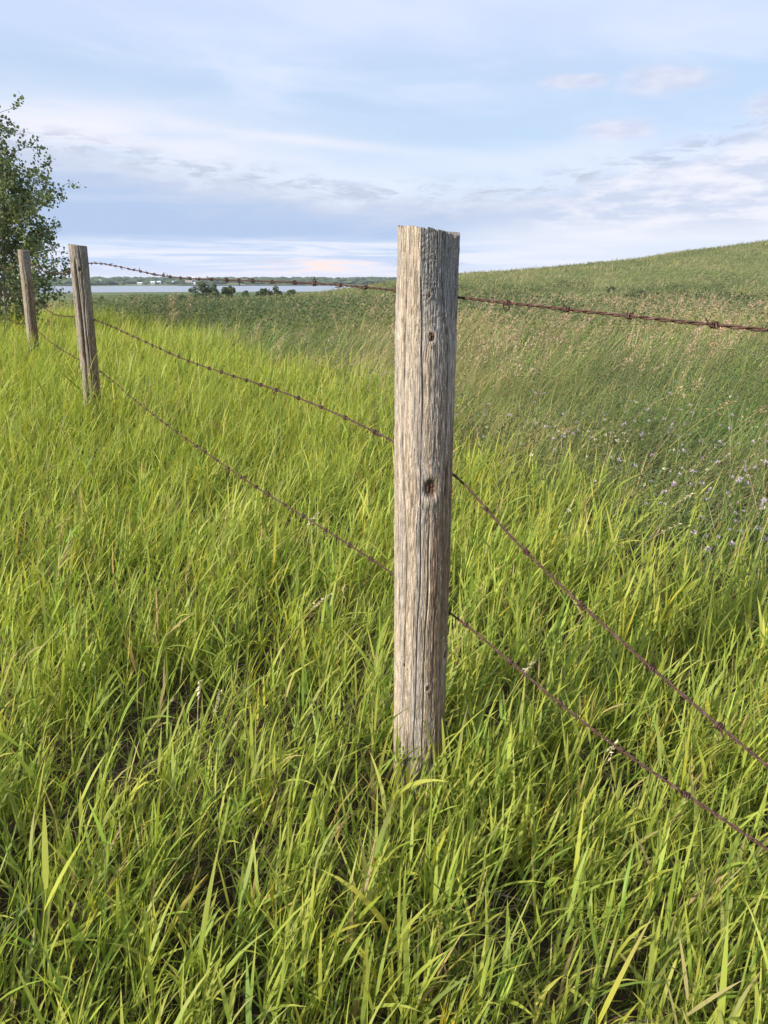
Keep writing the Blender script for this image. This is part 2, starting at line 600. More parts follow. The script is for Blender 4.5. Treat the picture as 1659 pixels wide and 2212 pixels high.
    bm = sstep(n2, 0.38, 0.60) * (0.22 + 0.95 * sstep(T, R(0), R(45)) * (1 - sstep(Z, h * 0.60, h * 0.85))) * warm
    bm = bm + 0.38 * sstep(T, R(2), R(40)) * (1 - sstep(Z, h * 0.45, h * 0.75)) * warm
    c = c + (brown - c) * np.clip(bm, 0, 0.85)[..., None]
    up = sstep(Z, h * 0.72, h * 0.95) * sstep(T, R(-20), R(25)) * 0.6
    c = c + (slate - c) * np.maximum(np.clip(cut * 1.0, 0, 0.85), up)[..., None]
    c = c * (1 + knot_ring)[..., None]
    low = (1 - sstep(Z, 0.02, 0.28)) * 0.45
    c = c + (np.array([0.17, 0.15, 0.13]) - c) * low[..., None]
    fl = vnoise(G * 75, Z * 60, seed + 52) * 0.6 + vnoise(G * 38, Z * 26, seed + 53) * 0.4
    c = c * (0.80 + 0.40 * pit)[..., None] * (0.86 + 0.28 * fib)[..., None]
    c = c * (1 - 0.42 * sstep(fl, 0.55, 0.72))[..., None] * (1 + 0.30 * (1 - sstep(fl, 0.22, 0.40)))[..., None]
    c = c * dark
    c = c + (np.array([0.045, 0.034, 0.027]) - c) * (np.clip(crack, 0, 1) * 0.56)[..., None]
    c = c + (np.array([0.07, 0.045, 0.03]) - c) * np.clip(knot_dip / 0.004, 0, 0.8)[..., None]
    i = np.arange(nz - 1)[:, None] * nth
    j = np.arange(nth)[None]
    kk = (np.arange(nth) + 1)[None] % nth
    q = np.stack([i + j, i + kk, i + nth + kk, i + nth + j], -1).reshape(-1, 4)
    P = Pile()
    P.add(v, q.ravel(), np.full(len(q), 4), np.clip(c, 0.01, 0.8).reshape(-1, 3))
    # end grain on top
    ring = v[-nth:]
    cen = ring.mean(0)
    vv, ll = [ring], []
    for s in (0.7, 0.4, 0.15):
        w = cen + (ring - cen) * s
        w[:, 2] += 0.003 * vnoise(th * 6, th * 0 + s * 9, seed + 90) - 0.002
        vv.append(w)
    vv = np.vstack(vv)
    for a in range(3):
        o0, o1 = a * nth, (a + 1) * nth
        b = np.arange(nth)
        ll.append(np.stack([o0 + b, o0 + (b + 1) % nth, o1 + (b + 1) % nth, o1 + b], -1))
    ll = np.vstack(ll)
    P.add(vv, np.concatenate([ll.ravel(), np.arange(nth) + 3 * nth]), np.concatenate([np.full(len(ll), 4), [nth]]), (0.26, 0.235, 0.21))
    link('shaft', P.mesh('post_shaft', MAT['wood']), root)
    for (kt, kz, kr, dp) in knots:
        if dp <= 0:
            continue
        # branch stub: a cracked oval plug sunk in the shaft
        nr, ns = 7, 28
        rr = np.linspace(0, 1, nr)[:, None]
        ps = np.linspace(0, 2 * np.pi, ns, endpoint=False)[None]
        uu = rr * np.cos(ps) * kr * 0.86
        ww = rr * np.sin(ps) * kr * 1.18
        hh = 0.0030 * (1 - rr ** 2) - 0.004 * np.exp(-(uu / (kr * 0.12)) ** 2) - 0.003 * np.exp(-(ww / (kr * 0.14)) ** 2) * (uu > 0) \
            + 0.001 * (vnoise(uu * 900, ww * 900, seed) - 0.5)
        ang = kt + uu / rad
        rad2 = rad - dp * 0.72 + hh
        vx = np.stack([rad2 * np.sin(ang) + lean[0] * (kz + ww), -rad2 * np.cos(ang) + lean[1] * (kz + ww), kz + ww], -1).reshape(-1, 3)
        dark = np.exp(-(uu / (kr * 0.16)) ** 2)
        col = np.array([0.15, 0.088, 0.055])[None, None] * (0.5 + 0.9 * vnoise(ps * 5 + 0 * rr, rr * 3 + 0 * ps, 7))[..., None] * (1 - 0.8 * dark)[..., None]
        i = np.arange(nr - 1)[:, None] * ns
        j = np.arange(ns)[None]
        kk = (np.arange(ns) + 1)[None] % ns
        q = np.stack([i + j, i + ns + j, i + ns + kk, i + kk], -1).reshape(-1, 4)
        K = Pile()
        K.add(vx, q.ravel(), np.full(len(q), 4), col.reshape(-1, 3))
        link('knot', K.mesh('knot', MAT['wood']), root)
    return root


POSTS = [(0.083, 1.48), (-1.91, 4.9), (-3.67, 8.0)]
post1 = make_post('big weathered grey fence post with dark knots in the bright grass', 0.079, 1.48, 1.285, 0.0588, 3.0, 250, 560,
                  (0.002, 0.0), [(R(10), 0.795, 0.0140, 0.006), (R(7), 1.085, 0.0065, 0.004), (R(62), 0.415, 0.0085, 0.004),
                                 (R(1), 1.16, 0.0035, 0.003), (R(-38), 0.40, 0.004, 0.002), (R(14), 0.35, 0.005, 0.002)],
                  True, [(R(-38), 0.25, 1.28, 0.0013, 0.004), (R(-8), 0.1, 1.24, 0.0011, 0.0035), (R(9), 0.15, 0.79, 0.0012, 0.004),
                         (R(38), 0.7, 1.27, 0.0013, 0.004), (R(28), 0.0, 0.62, 0.0010, 0.003), (R(-58), 0.4, 1.1, 0.0010, 0.003)])
p2z = float(ground(*POSTS[1]))
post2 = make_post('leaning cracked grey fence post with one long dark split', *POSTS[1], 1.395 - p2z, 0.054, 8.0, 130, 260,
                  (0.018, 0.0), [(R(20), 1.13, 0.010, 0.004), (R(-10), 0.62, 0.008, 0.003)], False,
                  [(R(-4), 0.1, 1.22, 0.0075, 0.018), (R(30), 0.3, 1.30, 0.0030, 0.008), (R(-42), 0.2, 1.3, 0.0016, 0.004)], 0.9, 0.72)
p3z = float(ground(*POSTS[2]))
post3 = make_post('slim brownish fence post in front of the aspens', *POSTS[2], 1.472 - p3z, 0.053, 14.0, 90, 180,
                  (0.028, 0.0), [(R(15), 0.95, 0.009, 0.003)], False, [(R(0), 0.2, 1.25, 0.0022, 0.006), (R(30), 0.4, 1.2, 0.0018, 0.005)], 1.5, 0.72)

# ------------------------------------------------------------------ barbed wires
def wire_z(which, t):
    t = np.asarray(t, float)
    if which == 0:
        kx = [-3.95, -2.2, -0.67, -0.02, 0.21, 2.0, 4.05, 5.19, 6.2, 7.65, 9.8, 12]
        kz = [1.16, 1.10, 1.130, 1.155, 1.165, 1.195, 1.278, 1.228, 1.25, 1.36, 1.30, 1.4]
    elif which == 1:
        kx = [-3.95, -2.6, -1.6, -0.762, -0.507, -0.214, -0.023, 0.21, 2.0, 4.1, 6.0, 7.65, 9.8, 12]
        kz = [0.78, 0.53, 0.46, 0.569, 0.633, 0.726, 0.803, 0.828, 0.868, 0.939, 0.90, 1.02, 0.96, 1.0]
    else:
        kx = [-3.95, -2.2, -0.78, -0.48, -0.023, 0.21, 1.39, 2.6, 4.03, 5.1, 6.3, 7.75, 9.8, 12]
        kz = [0.45, 0.41, 0.449, 0.448, 0.494, 0.501, 0.502, 0.535, 0.611, 0.612, 0.625, 0.70, 0.64, 0.63]
    kx, kz = np.array(kx), np.array(kz)
    # smooth cubic through the points
    m = np.gradient(kz, kx)
    i = np.clip(np.searchsorted(kx, t) - 1, 0, len(kx) - 2)
    h = kx[i + 1] - kx[i]
    s = (t - kx[i]) / h
    return ((2 * s ** 3 - 3 * s ** 2 + 1) * kz[i] + (s ** 3 - 2 * s ** 2 + s) * h * m[i]
            + (-2 * s ** 3 + 3 * s ** 2) * kz[i + 1] + (s ** 3 - s ** 2) * h * m[i + 1])


def wire_p(which, t):
    t = np.asarray(t, float)
    off = 0.058 + 0.0015 * np.sin(t * 3 + which)
    return np.stack([FP[0] + FU[0] * t + FN[0] * off, FP[1] + FU[1] * t + FN[1] * off, wire_z(which, t)], -1)


def barb_mesh(seed):
    rg = np.random.default_rng(seed)
    turns = 2.6 + 0.5 * rg.random()
    n = 34
    a = np.linspace(0, turns * 2 * np.pi, n)
    x = np.linspace(-0.0042, 0.0042, n)
    rad = 0.0040
    coil = np.stack([x, rad * np.cos(a), rad * np.sin(a)], -1)
    def spike(p, ang, sx):
        d = np.array([sx * (0.35 + 0.4 * rg.random()), math.cos(ang + 1.3), math.sin(ang + 1.3)])
        d /= np.linalg.norm(d)
        L = 0.011 + 0.005 * rg.random()
        return p + np.linspace(0.25, 1, 3)[:, None] * d * L
    e0 = spike(coil[0], a[0] + np.pi, -1)[::-1]
    e1 = spike(coil[-1], a[-1], 1)
    path = np.vstack([e0, coil, e1])
    rr = np.full(len(path), 0.00125)
    rr[0] = rr[-1] = 0.0004
    P = Pile()
    P.add(*tube(path, rr, 5))
    return P.mesh('barb', MAT['rust'])


BARBS = [barb_mesh(s) for s in (1, 2, 3, 4)]
WLAB = ['top strand of rusty barbed wire running past the post tops',
        'middle strand of rusty barbed wire sagging steeply beside the big post',
        'lowest strand of rusty barbed wire just above the grass']
for w in range(3):
    root = tag(link('barbed_wire', None, None, tuple(wire_p(w, 0.0))), WLAB[w], 'barbed wire', 'barbed wires of the fence')
    root.empty_display_size = 0.05
    o0 = np.array(root.location)
    t = np.concatenate([np.arange(-3.95, -1.2, 0.012), np.arange(-1.2, 3.0, 0.0055), np.arange(3.0, 6, 0.010), np.arange(6, 12.0, 0.02)])
    p = wire_p(w, t)
    tg = np.gradient(p, axis=0)
    tg /= np.linalg.norm(tg, axis=1)[:, None]
    sd = np.cross(tg, [0, 0, 1.0])
    sd /= np.linalg.norm(sd, axis=1)[:, None]
    up = np.cross(sd, tg)
    ph = t * 2 * np.pi / 0.055 + 0.8 * np.sin(t * 5.3 + w)
    for s in (0, np.pi):
        q = p + 0.00165 * (np.cos(ph + s)[:, None] * sd + np.sin(ph + s)[:, None] * up) - o0
        P = Pile()
        P.add(*tube(q, 0.00150, 5))
        link('strand', P.mesh('strand', MAT['rust']), root)
    rg = np.random.default_rng(40 + w)
    tb = -1.15 + 0.05 * w
    while tb < 11.5:
        tt = tb + rg.normal() * 0.008
        if not any(abs(tt - q) < 0.05 for q in (0.0,)):
            c = wire_p(w, tt)
            d = wire_p(w, tt + 0.01) - wire_p(w, tt - 0.01)
            b = link('barb', BARBS[rg.integers(4)], root)
            qd = Vector(d).to_track_quat('X', 'Z')
            b.rotation_mode = 'QUATERNION'
            b.rotation_quaternion = qd @ Vector((1, 0, 0)).rotation_difference(Vector((1, 0, 0))) @ \
                Matrix.Rotation(rg.random() * 6.28, 3, 'X').to_quaternion()
            b.location = Vector(c - o0)
            sc = (0.85 if tt < 0.3 else 1.0) + 0.3 * rg.random()
            b.scale = (sc, sc, sc)
        tb += 0.122 + 0.035 * rg.random()
    if w == 0:
        a = np.linspace(-0.4, 2 * np.pi + 0.2, 26)
        c = wire_p(0, -0.165) - o0
        lp = c + np.stack([0.0085 * np.sin(a) * -FU[0], 0.0085 * np.sin(a) * -FU[1] + 0.002 * a / 6, -0.006 + 0.0075 * np.cos(a)], -1)
        P = Pile()
        P.add(*tube(lp, 0.0013, 5))
        link('wire_curl', P.mesh('wire_curl', MAT['rust']), root)
    # staples where the wire is nailed to the far side of each post
    for (pxy, pt) in zip(POSTS, (0.0, 3.96, 7.52)):
        c = wire_p(w, pt) - o0
        a = np.linspace(0, np.pi, 12)
        st = c + np.stack([FN[0] * (np.sin(a) * 0.010 - 0.006), FN[1] * (np.sin(a) * 0.010 - 0.006), 0.006 * np.cos(a)], -1)
        P = Pile()
        P.add(*tube(st, 0.0016, 5))
        link('staple', P.mesh('staple', MAT['rust']), root)

# ------------------------------------------------------------------ grass
def blades(base, az, lean, bend, L, w, K, tint0, tint1, twist):
    """N arching tapering blades with K segments; returns pieces for a Pile"""
    N = len(base)
    K1 = K
    s = np.linspace(0, 1, K1 + 1)
    h = np.stack([np.cos(az), np.sin(az), np.zeros(N)], -1)
    sd = np.stack([-np.sin(az), np.cos(az), np.zeros(N)], -1)
    p = base.astype(float).copy()
    V = np.empty((N, 2 * K1 + 1, 3))
    C = np.empty((N, 2 * K1 + 1, 3))
    for k in range(K1 + 1):
        phi = lean + bend * s[k] ** 1.4
        tgt = np.sin(phi)[:, None] * h + np.cos(phi)[:, None] * np.array([0, 0, 1.0])
        if k > 0:
            p = p + tgt * (L / K1)[:, None]
        nrm = np.cross(sd, tgt)
        tw = twist * (0.4 + 0.6 * s[k])
        side = np.cos(tw)[:, None] * sd + np.sin(tw)[:, None] * nrm
        wid = w * (1 - s[k] ** 2.3) * (0.55 + 0.45 * min(1.0, s[k] * 4))
        c = tint0 + (tint1 - tint0) * s[k] ** 1.5
        if k < K1:
            V[:, 2 * k] = p - side * (wid / 2)[:, None]
            V[:, 2 * k + 1] = p + side * (wid / 2)[:, None]
            C[:, 2 * k] = c
            C[:, 2 * k + 1] = c
        else:
            V[:, 2 * K1] = p
            C[:, 2 * K1] = c
    nv = 2 * K1 + 1
    loc = []
    siz = []
    for k in range(K1 - 1):
        loc += [2 * k, 2 * k + 1, 2 * k + 3, 2 * k + 2]
        siz.append(4)
    loc += [2 * K1 - 2, 2 * K1 - 1, 2 * K1]
    siz.append(3)
    loops = (np.arange(N)[:, None] * nv + np.array(loc)[None]).ravel()
    sizes = np.tile(siz, N)
    return V.reshape(-1, 3), loops, sizes, C.reshape(-1, 3)


def near_scatter(r1, density, clump=0.0):
    """all round the standing place, then only ahead"""
    a = scatter(0.05, 1.05, density, 120, clump)
    b = scatter(1.05, r1, density, 62, clump)
    return np.concatenate([a[0], b[0]]), np.concatenate([a[1], b[1]])


def scatter(r0, r1, density, azlim=44.0, clump=0.0):
    """random ground points in the sector ahead, uniform per square metre"""
    area = R(azlim) * (r1 * r1 - r0 * r0)
    n = int(area * density)
    r = np.sqrt(rng.uniform(r0 * r0, r1 * r1, n))
    a = rng.uniform(-R(azlim), R(azlim), n)
    x, y = r * np.sin(a), r * np.cos(a)
    if clump > 0:
        m = fbm(x * 5.5, y * 5.5, 17, 3)
        keep = rng.random(n) < (1 - clump) + clump * sstep(m, 0.35, 0.62)
        x, y = x[keep], y[keep]
    return x, y


def clear_of_posts(x, y, d=0.062):
    k = np.ones(len(x), bool)
    for px, py in POSTS:
        k &= np.hypot(x - px, y - py) > d
    return k


def palette(n, cols, probs, jitter=0.12):
    cols = np.array(cols)
    idx = rng.choice(len(cols), n, p=np.array(probs) / np.sum(probs))
    c = cols[idx] * (1 + jitter * rng.normal(size=(n, 1))) * (1 + 0.05 * rng.normal(size=(n, 3)))
    return np.clip(c, 0.006, 0.7)


LIME = [(0.292, 0.362, 0.062), (0.246, 0.332, 0.062), (0.345, 0.388, 0.072), (0.180, 0.250, 0.050), (0.40, 0.36, 0.045), (0.42, 0.32, 0.15)]
LIME_P = [0.34, 0.28, 0.18, 0.13, 0.04, 0.03]
TIPS = np.array([0.44, 0.44, 0.085])
WIND = 0.12       # mean azimuth of the lean, measured from +x towards +y


def edge_of_verge(x, y):
    t, s = fence_t(x, y)
    return 1.36 + 0.14 * np.clip(t + 0.5, 0, 5) + (fbm(x * 0.9, y * 0.9, 23, 3) - 0.5) * 0.9


def verge_mask(x, y):
    t, s = fence_t(x, y)
    return s < edge_of_verge(x, y) + 0.05 * np.maximum(0, t - 6) + rng.normal(size=np.shape(x)) * 0.20


def tuft_grass(P, x, y, nleaf, Lm, wm, K, hstem, pal=(LIME, LIME_P)):
    """tillers: a short leaning stem with several leaves leaving it"""
    N = len(x)
    z = ground(x, y)
    wa = WIND + rng.normal(size=N) * 0.75
    wl = np.clip(rng.normal(0.27, 0.18, N), -0.1, 0.9)
    hs = hstem * rng.uniform(0.5, 1.25, N) * (0.6 + 0.8 * fbm(x * 3.1, y * 3.1, 52, 3))
    d = np.stack([np.cos(wa) * np.sin(wl), np.sin(wa) * np.sin(wl), np.cos(wl)], -1)
    b0 = np.stack([x, y, z - 0.01], -1)
    c0 = palette(N, *pal)
    # the stem
    v = blades(b0, wa, wl, np.zeros(N), hs * 1.15, np.full(N, wm * 0.45), 2, c0 * 0.95, c0, rng.uniform(-1.5, 1.5, N))
    P.add(*v)
    side = rng.uniform(0, 2 * np.pi, N)
    for k in range(nleaf):
        f = (k + 0.6) / nleaf
        pos = b0 + d * (hs * (0.25 + 0.75 * f))[:, None]
        az = side + k * np.pi + rng.normal(size=N) * 0.5
        # the wind swings leaves towards its own direction
        az = np.arctan2(np.sin(az) + 0.55 * np.sin(wa), np.cos(az) + 0.95 * np.cos(wa))
        lean = np.clip(rng.normal(0.66 - 0.34 * f, 0.22, N), 0.03, 1.3)
        bend = np.abs(rng.normal(0.20, 0.34, N))
        L = Lm * rng.uniform(0.6, 1.3, N)
        w = wm * rng.uniform(0.55, 1.3, N)
        c = np.clip(c0 * (1 + 0.10 * rng.normal(size=(N, 1))), 0.006, 0.7)
        c1 = np.where((rng.random(N) < 0.55)[:, None], TIPS, c)
        c1 = np.where((rng.random(N) < 0.06)[:, None], np.array([0.38, 0.30, 0.14]), c1)
        P.add(*blades(pos, az, lean, bend, L, w, K, c, c1, rng.normal(size=N) * 0.7))


def loose_grass(P, x, y, L, w, K, pal, leanm=0.35, leans=0.25, bendm=0.5, spread=0.8, tips=None, z0=0.0, patch=False):
    N = len(x)
    b = np.stack([x, y, ground(x, y) - 0.01 + z0], -1)
    az = WIND + rng.normal(size=N) * spread
    c = palette(N, *pal)
    L = L * (0.45 + 1.1 * fbm(x * 2.3, y * 2.3, 51, 3))
    if patch:
        q = fbm(x * 0.55 + y * 0.2, y * 0.4, 53, 4)[:, None]
        q2 = fbm(x * 2.0, y * 1.1, 54, 3)[:, None]
        c = c * (0.55 + 0.9 * q2) * (1 + (q - 0.5) * np.array([1.5, 0.7, 1.2]))
        c = np.clip(c, 0.01, 0.6)
    c1 = c if tips is None else np.where((rng.random(N) < 0.5)[:, None], tips, c)
    P.add(*blades(b, az, np.clip(rng.normal(leanm, leans, N), -0.3, 1.4), np.abs(rng.normal(bendm, 0.35, N)),
                  L * rng.uniform(0.55, 1.25, N), w * rng.uniform(0.6, 1.35, N), K, c, c1, rng.normal(size=N) * 0.9))


def build_verge():
    P = Pile()
    # foreground tillers in clumps
    x, y = near_scatter(2.4, 1150, 0.78)
    k = clear_of_posts(x, y) & verge_mask(x, y)
    tuft_grass(P, x[k], y[k], 6, 0.106, 0.0056, 4, 0.20)
    x, y = near_scatter(2.6, 170, 0.85)
    k = clear_of_posts(x, y, 0.10) & verge_mask(x, y)
    tuft_grass(P, x[k], y[k], 5, 0.140, 0.0086, 5, 0.22)
    # rank tufts round the foot of the near post
    n = 46
    a = rng.uniform(-2.6, 0.6, n)
    d = 0.075 + 0.11 * rng.random(n)
    tuft_grass(P, FP[0] + d * np.cos(a), FP[1] + d * np.sin(a), 5, 0.14, 0.0075, 6, 0.24)
    x, y = scatter(2.4, 5.5, 820, 52, 0.8)
    k = clear_of_posts(x, y) & verge_mask(x, y)
    tuft_grass(P, x[k], y[k], 4, 0.150, 0.0074, 3, 0.22)
    x, y = scatter(5.5, 11, 330, 42, 0.7)
    k = clear_of_posts(x, y) & verge_mask(x, y)
    tuft_grass(P, x[k], y[k], 4, 0.185, 0.0115, 2, 0.27)
    # rank tufts round the two farther posts
    for px, py in POSTS[1:]:
        n = 90
        a = rng.uniform(-2.9, 0.4, n)
        d = 0.07 + 0.30 * rng.random(n)
        tuft_grass(P, px + d * np.cos(a), py + d * np.sin(a), 5, 0.18, 0.0085, 4, 0.40)
    # fine blades
    x, y = near_scatter(2.6, 1750, 0.5)
    k = clear_of_posts(x, y) & verge_mask(x, y)
    fine = ([(0.145, 0.205, 0.045), (0.205, 0.265, 0.042), (0.26, 0.31, 0.045), (0.37, 0.30, 0.16)], [.38, .33, .19, .10])
    loose_grass(P, x[k], y[k], 0.21, 0.0021, 4, fine, 0.5, 0.38, 0.8, 1.3, TIPS)
    x, y = scatter(2.6, 6.0, 850, 52, 0.55)
    k = clear_of_posts(x, y) & verge_mask(x, y)
    loose_grass(P, x[k], y[k], 0.30 * (1 + 0.62 * sstep(np.hypot(x[k], y[k]), 2.8, 4.8)), 0.0044, 4, (LIME, LIME_P), 0.38, 0.3, 0.55, 1.4, TIPS)
    x, y = scatter(6.0, 11, 460, 42, 0.5)
    k = clear_of_posts(x, y) & verge_mask(x, y)
    loose_grass(P, x[k], y[k], 0.50, 0.0072, 3, (LIME, LIME_P), 0.32, 0.28, 0.5, 1.4, TIPS)
    x, y = scatter(11, 22, 220, 42)
    k = verge_mask(x, y)
    loose_grass(P, x[k], y[k], 0.50, 0.014, 2, (LIME, LIME_P), 0.25, 0.18, 0.4, 0.8, TIPS)
    tag(link('verge_grass', P.mesh('verge_grass', MAT['grass'])), 'bright lime green grass growing along both sides of the fence', 'grass', kind='stuff')
    # dead thatch lying between the tufts
    P = Pile()
    x, y = near_scatter(3.2, 800)
    k = verge_mask(x, y)
    N = int(k.sum())
    pal = ([(0.20, 0.15, 0.09), (0.12, 0.09, 0.06), (0.27, 0.21, 0.14), (0.22, 0.19, 0.17)], [.35, .35, .2, .1])
    b = np.stack([x[k], y[k], ground(x[k], y[k]) + rng.uniform(0, 0.05, N)], -1)
    c = palette(N, *pal)
    P.add(*blades(b, rng.uniform(0, 6.28, N), rng.normal(1.25, 0.25, N), rng.normal(0.2, 0.3, N), rng.uniform(0.06, 0.2, N),
                  rng.uniform(0.0015, 0.005, N), 4, c, c, rng.normal(size=N)))
    tag(link('thatch', P.mesh('thatch', MAT['dry'])), 'dead brown grass litter between the green tufts', 'thatch', kind='stuff')


build_verge()

GREEN = [(0.215, 0.270, 0.082), (0.275, 0.315, 0.092), (0.335, 0.340, 0.125), (0.120, 0.170, 0.058), (0.42, 0.335, 0.19), (0.48, 0.355, 0.24)]
HILL = [(0.175, 0.200, 0.082), (0.212, 0.228, 0.092), (0.255, 0.255, 0.110), (0.105, 0.132, 0.062), (0.35, 0.295, 0.165), (0.39, 0.305, 0.195)]


def build_meadow():
    P = Pile()
    near = (GREEN, [.28, .28, .18, .14, .07, .05])
    mid = (GREEN, [.28, .24, .14, .16, .10, .08])
    x, y = scatter(2.2, 8.5, 1300, 42, 0.45)
    k = ~verge_mask(x, y)
    loose_grass(P, x[k], y[k], 0.40, 0.0042, 4, near, 0.58, 0.32, 0.65, 0.95, None, 0.0, True)
    x, y = scatter(2.8, 18, 60, 40)
    k = (~verge_mask(x, y)) & (rng.random(len(x)) < sstep(fbm(x * 0.5, y * 0.5, 79, 3), 0.36, 0.6))
    culm = ([(0.42, 0.33, 0.18), (0.38, 0.27, 0.18), (0.32, 0.32, 0.11)], [.4, .35, .25])
    rr = np.hypot(x[k], y[k])
    loose_grass(P, x[k], y[k], 0.56 + 0.012 * rr, 0.0022 + 0.00022 * rr, 3, culm, 0.62, 0.22, 0.3, 0.6, None)
    x, y = scatter(8.5, 22, 290, 40, 0.3)
    k = ~verge_mask(x, y)
    loose_grass(P, x[k], y[k], 0.50, 0.0100, 3, mid, 0.5, 0.28, 0.6, 0.8, None, 0.0, True)
    x, y = scatter(22, 60, 48, 40)
    tone = fbm(x * 0.11, y * 0.11, 40, 3)
    for lo, hi, pr in ((0.0, 0.46, [.25, .13, .06, .44, .07, .05]), (0.46, 0.58, [.28, .26, .16, .14, .1, .06]), (0.58, 1.1, [.14, .22, .24, .06, .22, .12])):
        k = (tone >= lo) & (tone < hi)
        loose_grass(P, x[k], y[k], 0.50, 0.030, 2, (HILL, pr), 0.5, 0.3, 0.6, 0.8)
    x, y = scatter(60, 132, 10, 38)
    tone = fbm(x * 0.07, y * 0.07, 41, 3)
    for lo, hi, pr in ((0.0, 0.47, [.3, .2, .1, .34, .04, .02]), (0.47, 1.1, [.2, .3, .3, .08, .08, .04])):
        k = (tone >= lo) & (tone < hi)
        loose_grass(P, x[k], y[k], 0.50, 0.070, 2, (HILL, pr), 0.5, 0.3, 0.6, 0.9)
    tag(link('meadow_grass', P.mesh('meadow_grass', MAT['grass'])), 'wind swept mixed green pasture grass beyond the fence and up the hill', 'grass', kind='stuff')


build_meadow()


def leaflets(P, cen, size, col, aspect=0.5, up=0.4):
    """small pointed leaves (two triangles folded along the midrib)"""
    N = len(cen)
    d = rng.normal(size=(N, 3))
    d[:, 2] *= 0.6
    d /= np.linalg.norm(d, axis=1)[:, None]
    q = rng.normal(size=(N, 3))
    q[:, 2] = q[:, 2] * 0.5
    s = np.cross(d, q)
    s /= np.linalg.norm(s, axis=1)[:, None]
    n = np.cross(s, d)
    sz = (size * rng.uniform(0.6, 1.3, N))[:, None]
    a = cen - d * sz * 0.5
    b = cen + d * sz * 0.5
    l = cen + s * sz * aspect * 0.5 + n * sz * 0.08
    r = cen - s * sz * aspect * 0.5 + n * sz * 0.08
    V = np.stack([a, l, b, r], 1).reshape(-1, 3)
    i = np.arange(N)[:, None] * 4
    loops = (i + np.array([[0, 1, 2, 0, 2, 3]])).ravel()
    P.add(V, loops, np.full(2 * N, 3), np.repeat(col, 4, axis=0))


def build_alfalfa():
    P = Pile()
    # stems with leaflets, in patches inside the field
    x, y = scatter(2.2, 11, 115, 42)
    t, s = fence_t(x, y)
    m = fbm(x * 0.9, y * 0.9, 61, 3)
    az1 = np.degrees(np.arctan2(x, y))
    k = (~verge_mask(x, y)) & (m + 0.13 * ((az1 < 5) & (s < 5.0)) > 0.49)
    x, y = x[k], y[k]
    x2, y2 = scatter(9, 30, 26, 36)
    t2, s2 = fence_t(x2, y2)
    m2 = fbm(x2 * 0.35, y2 * 0.35, 66, 3)
    az2 = np.degrees(np.arctan2(x2, y2))
    k2 = (~verge_mask(x2, y2)) & (m2 + 0.14 * (az2 < 2) > 0.55)
    x3, y3 = scatter(26, 110, 1.0, 38)
    m3 = fbm(x3 * 0.22, y3 * 0.22, 67, 4)
    k3 = (m3 > 0.54) & (x3 > 0) & (np.hypot(x3, y3) < 82)
    for (xx, yy, nl, sz, ht) in ((x, y, 20, 0.019, 0.34), (x2[k2], y2[k2], 17, 0.050, 0.60), (x3[k3], y3[k3], 24, 0.12, 0.75)):
        N = len(xx)
        zz = ground(xx, yy)
        h = ht * rng.uniform(0.6, 1.3, N)
        f = np.sqrt(rng.random((N, nl)))
        px = xx[:, None] + f * 0.18 * h[:, None] + rng.normal(size=(N, nl)) * (0.02 + 2.6 * sz)
        py = yy[:, None] + rng.normal(size=(N, nl)) * (0.02 + 2.6 * sz)
        pz = zz[:, None] + f * h[:, None]
        cen = np.stack([px, py, pz], -1).reshape(-1, 3)
        col = palette(len(cen), [(0.095, 0.138, 0.060), (0.135, 0.175, 0.075), (0.072, 0.105, 0.050), (0.17, 0.205, 0.085)], [.35, .3, .2, .15]) * (0.62 if sz > 0.1 else 1.0)
        leaflets(P, cen, sz, col, 0.45)
    tag(link('clover_leaves', P.mesh('clover_leaves', MAT['grass'])), 'low dark green leafy clover and weeds among the pasture grass', 'ground cover', kind='stuff')


build_alfalfa()


def panicle(P, base, tip, n, size, col, droop=0.5, stemcol=(0.30, 0.27, 0.12), head=0.35, stemr=0.0011, width=0.03):
    """one grass culm bending over, with spikelets along its upper part"""
    base, tip = np.asarray(base, float), np.asarray(tip, float)
    s = np.linspace(0, 1, 12)[:, None]
    mid = base * 0.42 + tip * 0.58
    mid[2] = base[2] + (tip[2] - base[2]) * (0.62 + 0.22 * droop)
    path = (1 - s) ** 2 * base + 2 * s * (1 - s) * mid + s ** 2 * tip
    v, l, q = tube(path, np.linspace(stemr, stemr * 0.45, 12), 4, False)
    P.add(v, l, q, stemcol)
    f = 1 - head * rng.random(n)
    c = (1 - f[:, None]) ** 2 * base + 2 * f[:, None] * (1 - f[:, None]) * mid + f[:, None] ** 2 * tip
    tang = tip - mid
    tang /= np.linalg.norm(tang) + 1e-9
    d = tang[None] + rng.normal(size=(n, 3)) * 0.45 + np.array([0.15, 0, -0.3 * droop])
    d /= np.linalg.norm(d, axis=1)[:, None]
    off = rng.normal(size=(n, 3)) * width * (0.3 + 0.7 * np.clip((1 - f) / head, 0.15, 1))[:, None] * 0.5
    cen = c + off
    sd = np.cross(d, rng.normal(size=(n, 3)))
    sd /= np.linalg.norm(sd, axis=1)[:, None]
    L = (size * rng.uniform(0.6, 1.3, n))[:, None]
    W = L * 0.15
    a, b = cen - d * L * 0.5, cen + d * L * 0.5
    V = np.stack([a, cen + sd * W, b, cen - sd * W], 1).reshape(-1, 3)
    i = np.arange(n)[:, None] * 4
    cc = np.array(col)[None] * (1 + 0.18 * rng.normal(size=(n, 1)))
    P.add(V, (i + np.array([[0, 1, 2, 3]])).ravel(), np.full(n, 4), np.repeat(np.clip(cc, 0.02, 0.8), 4, axis=0))


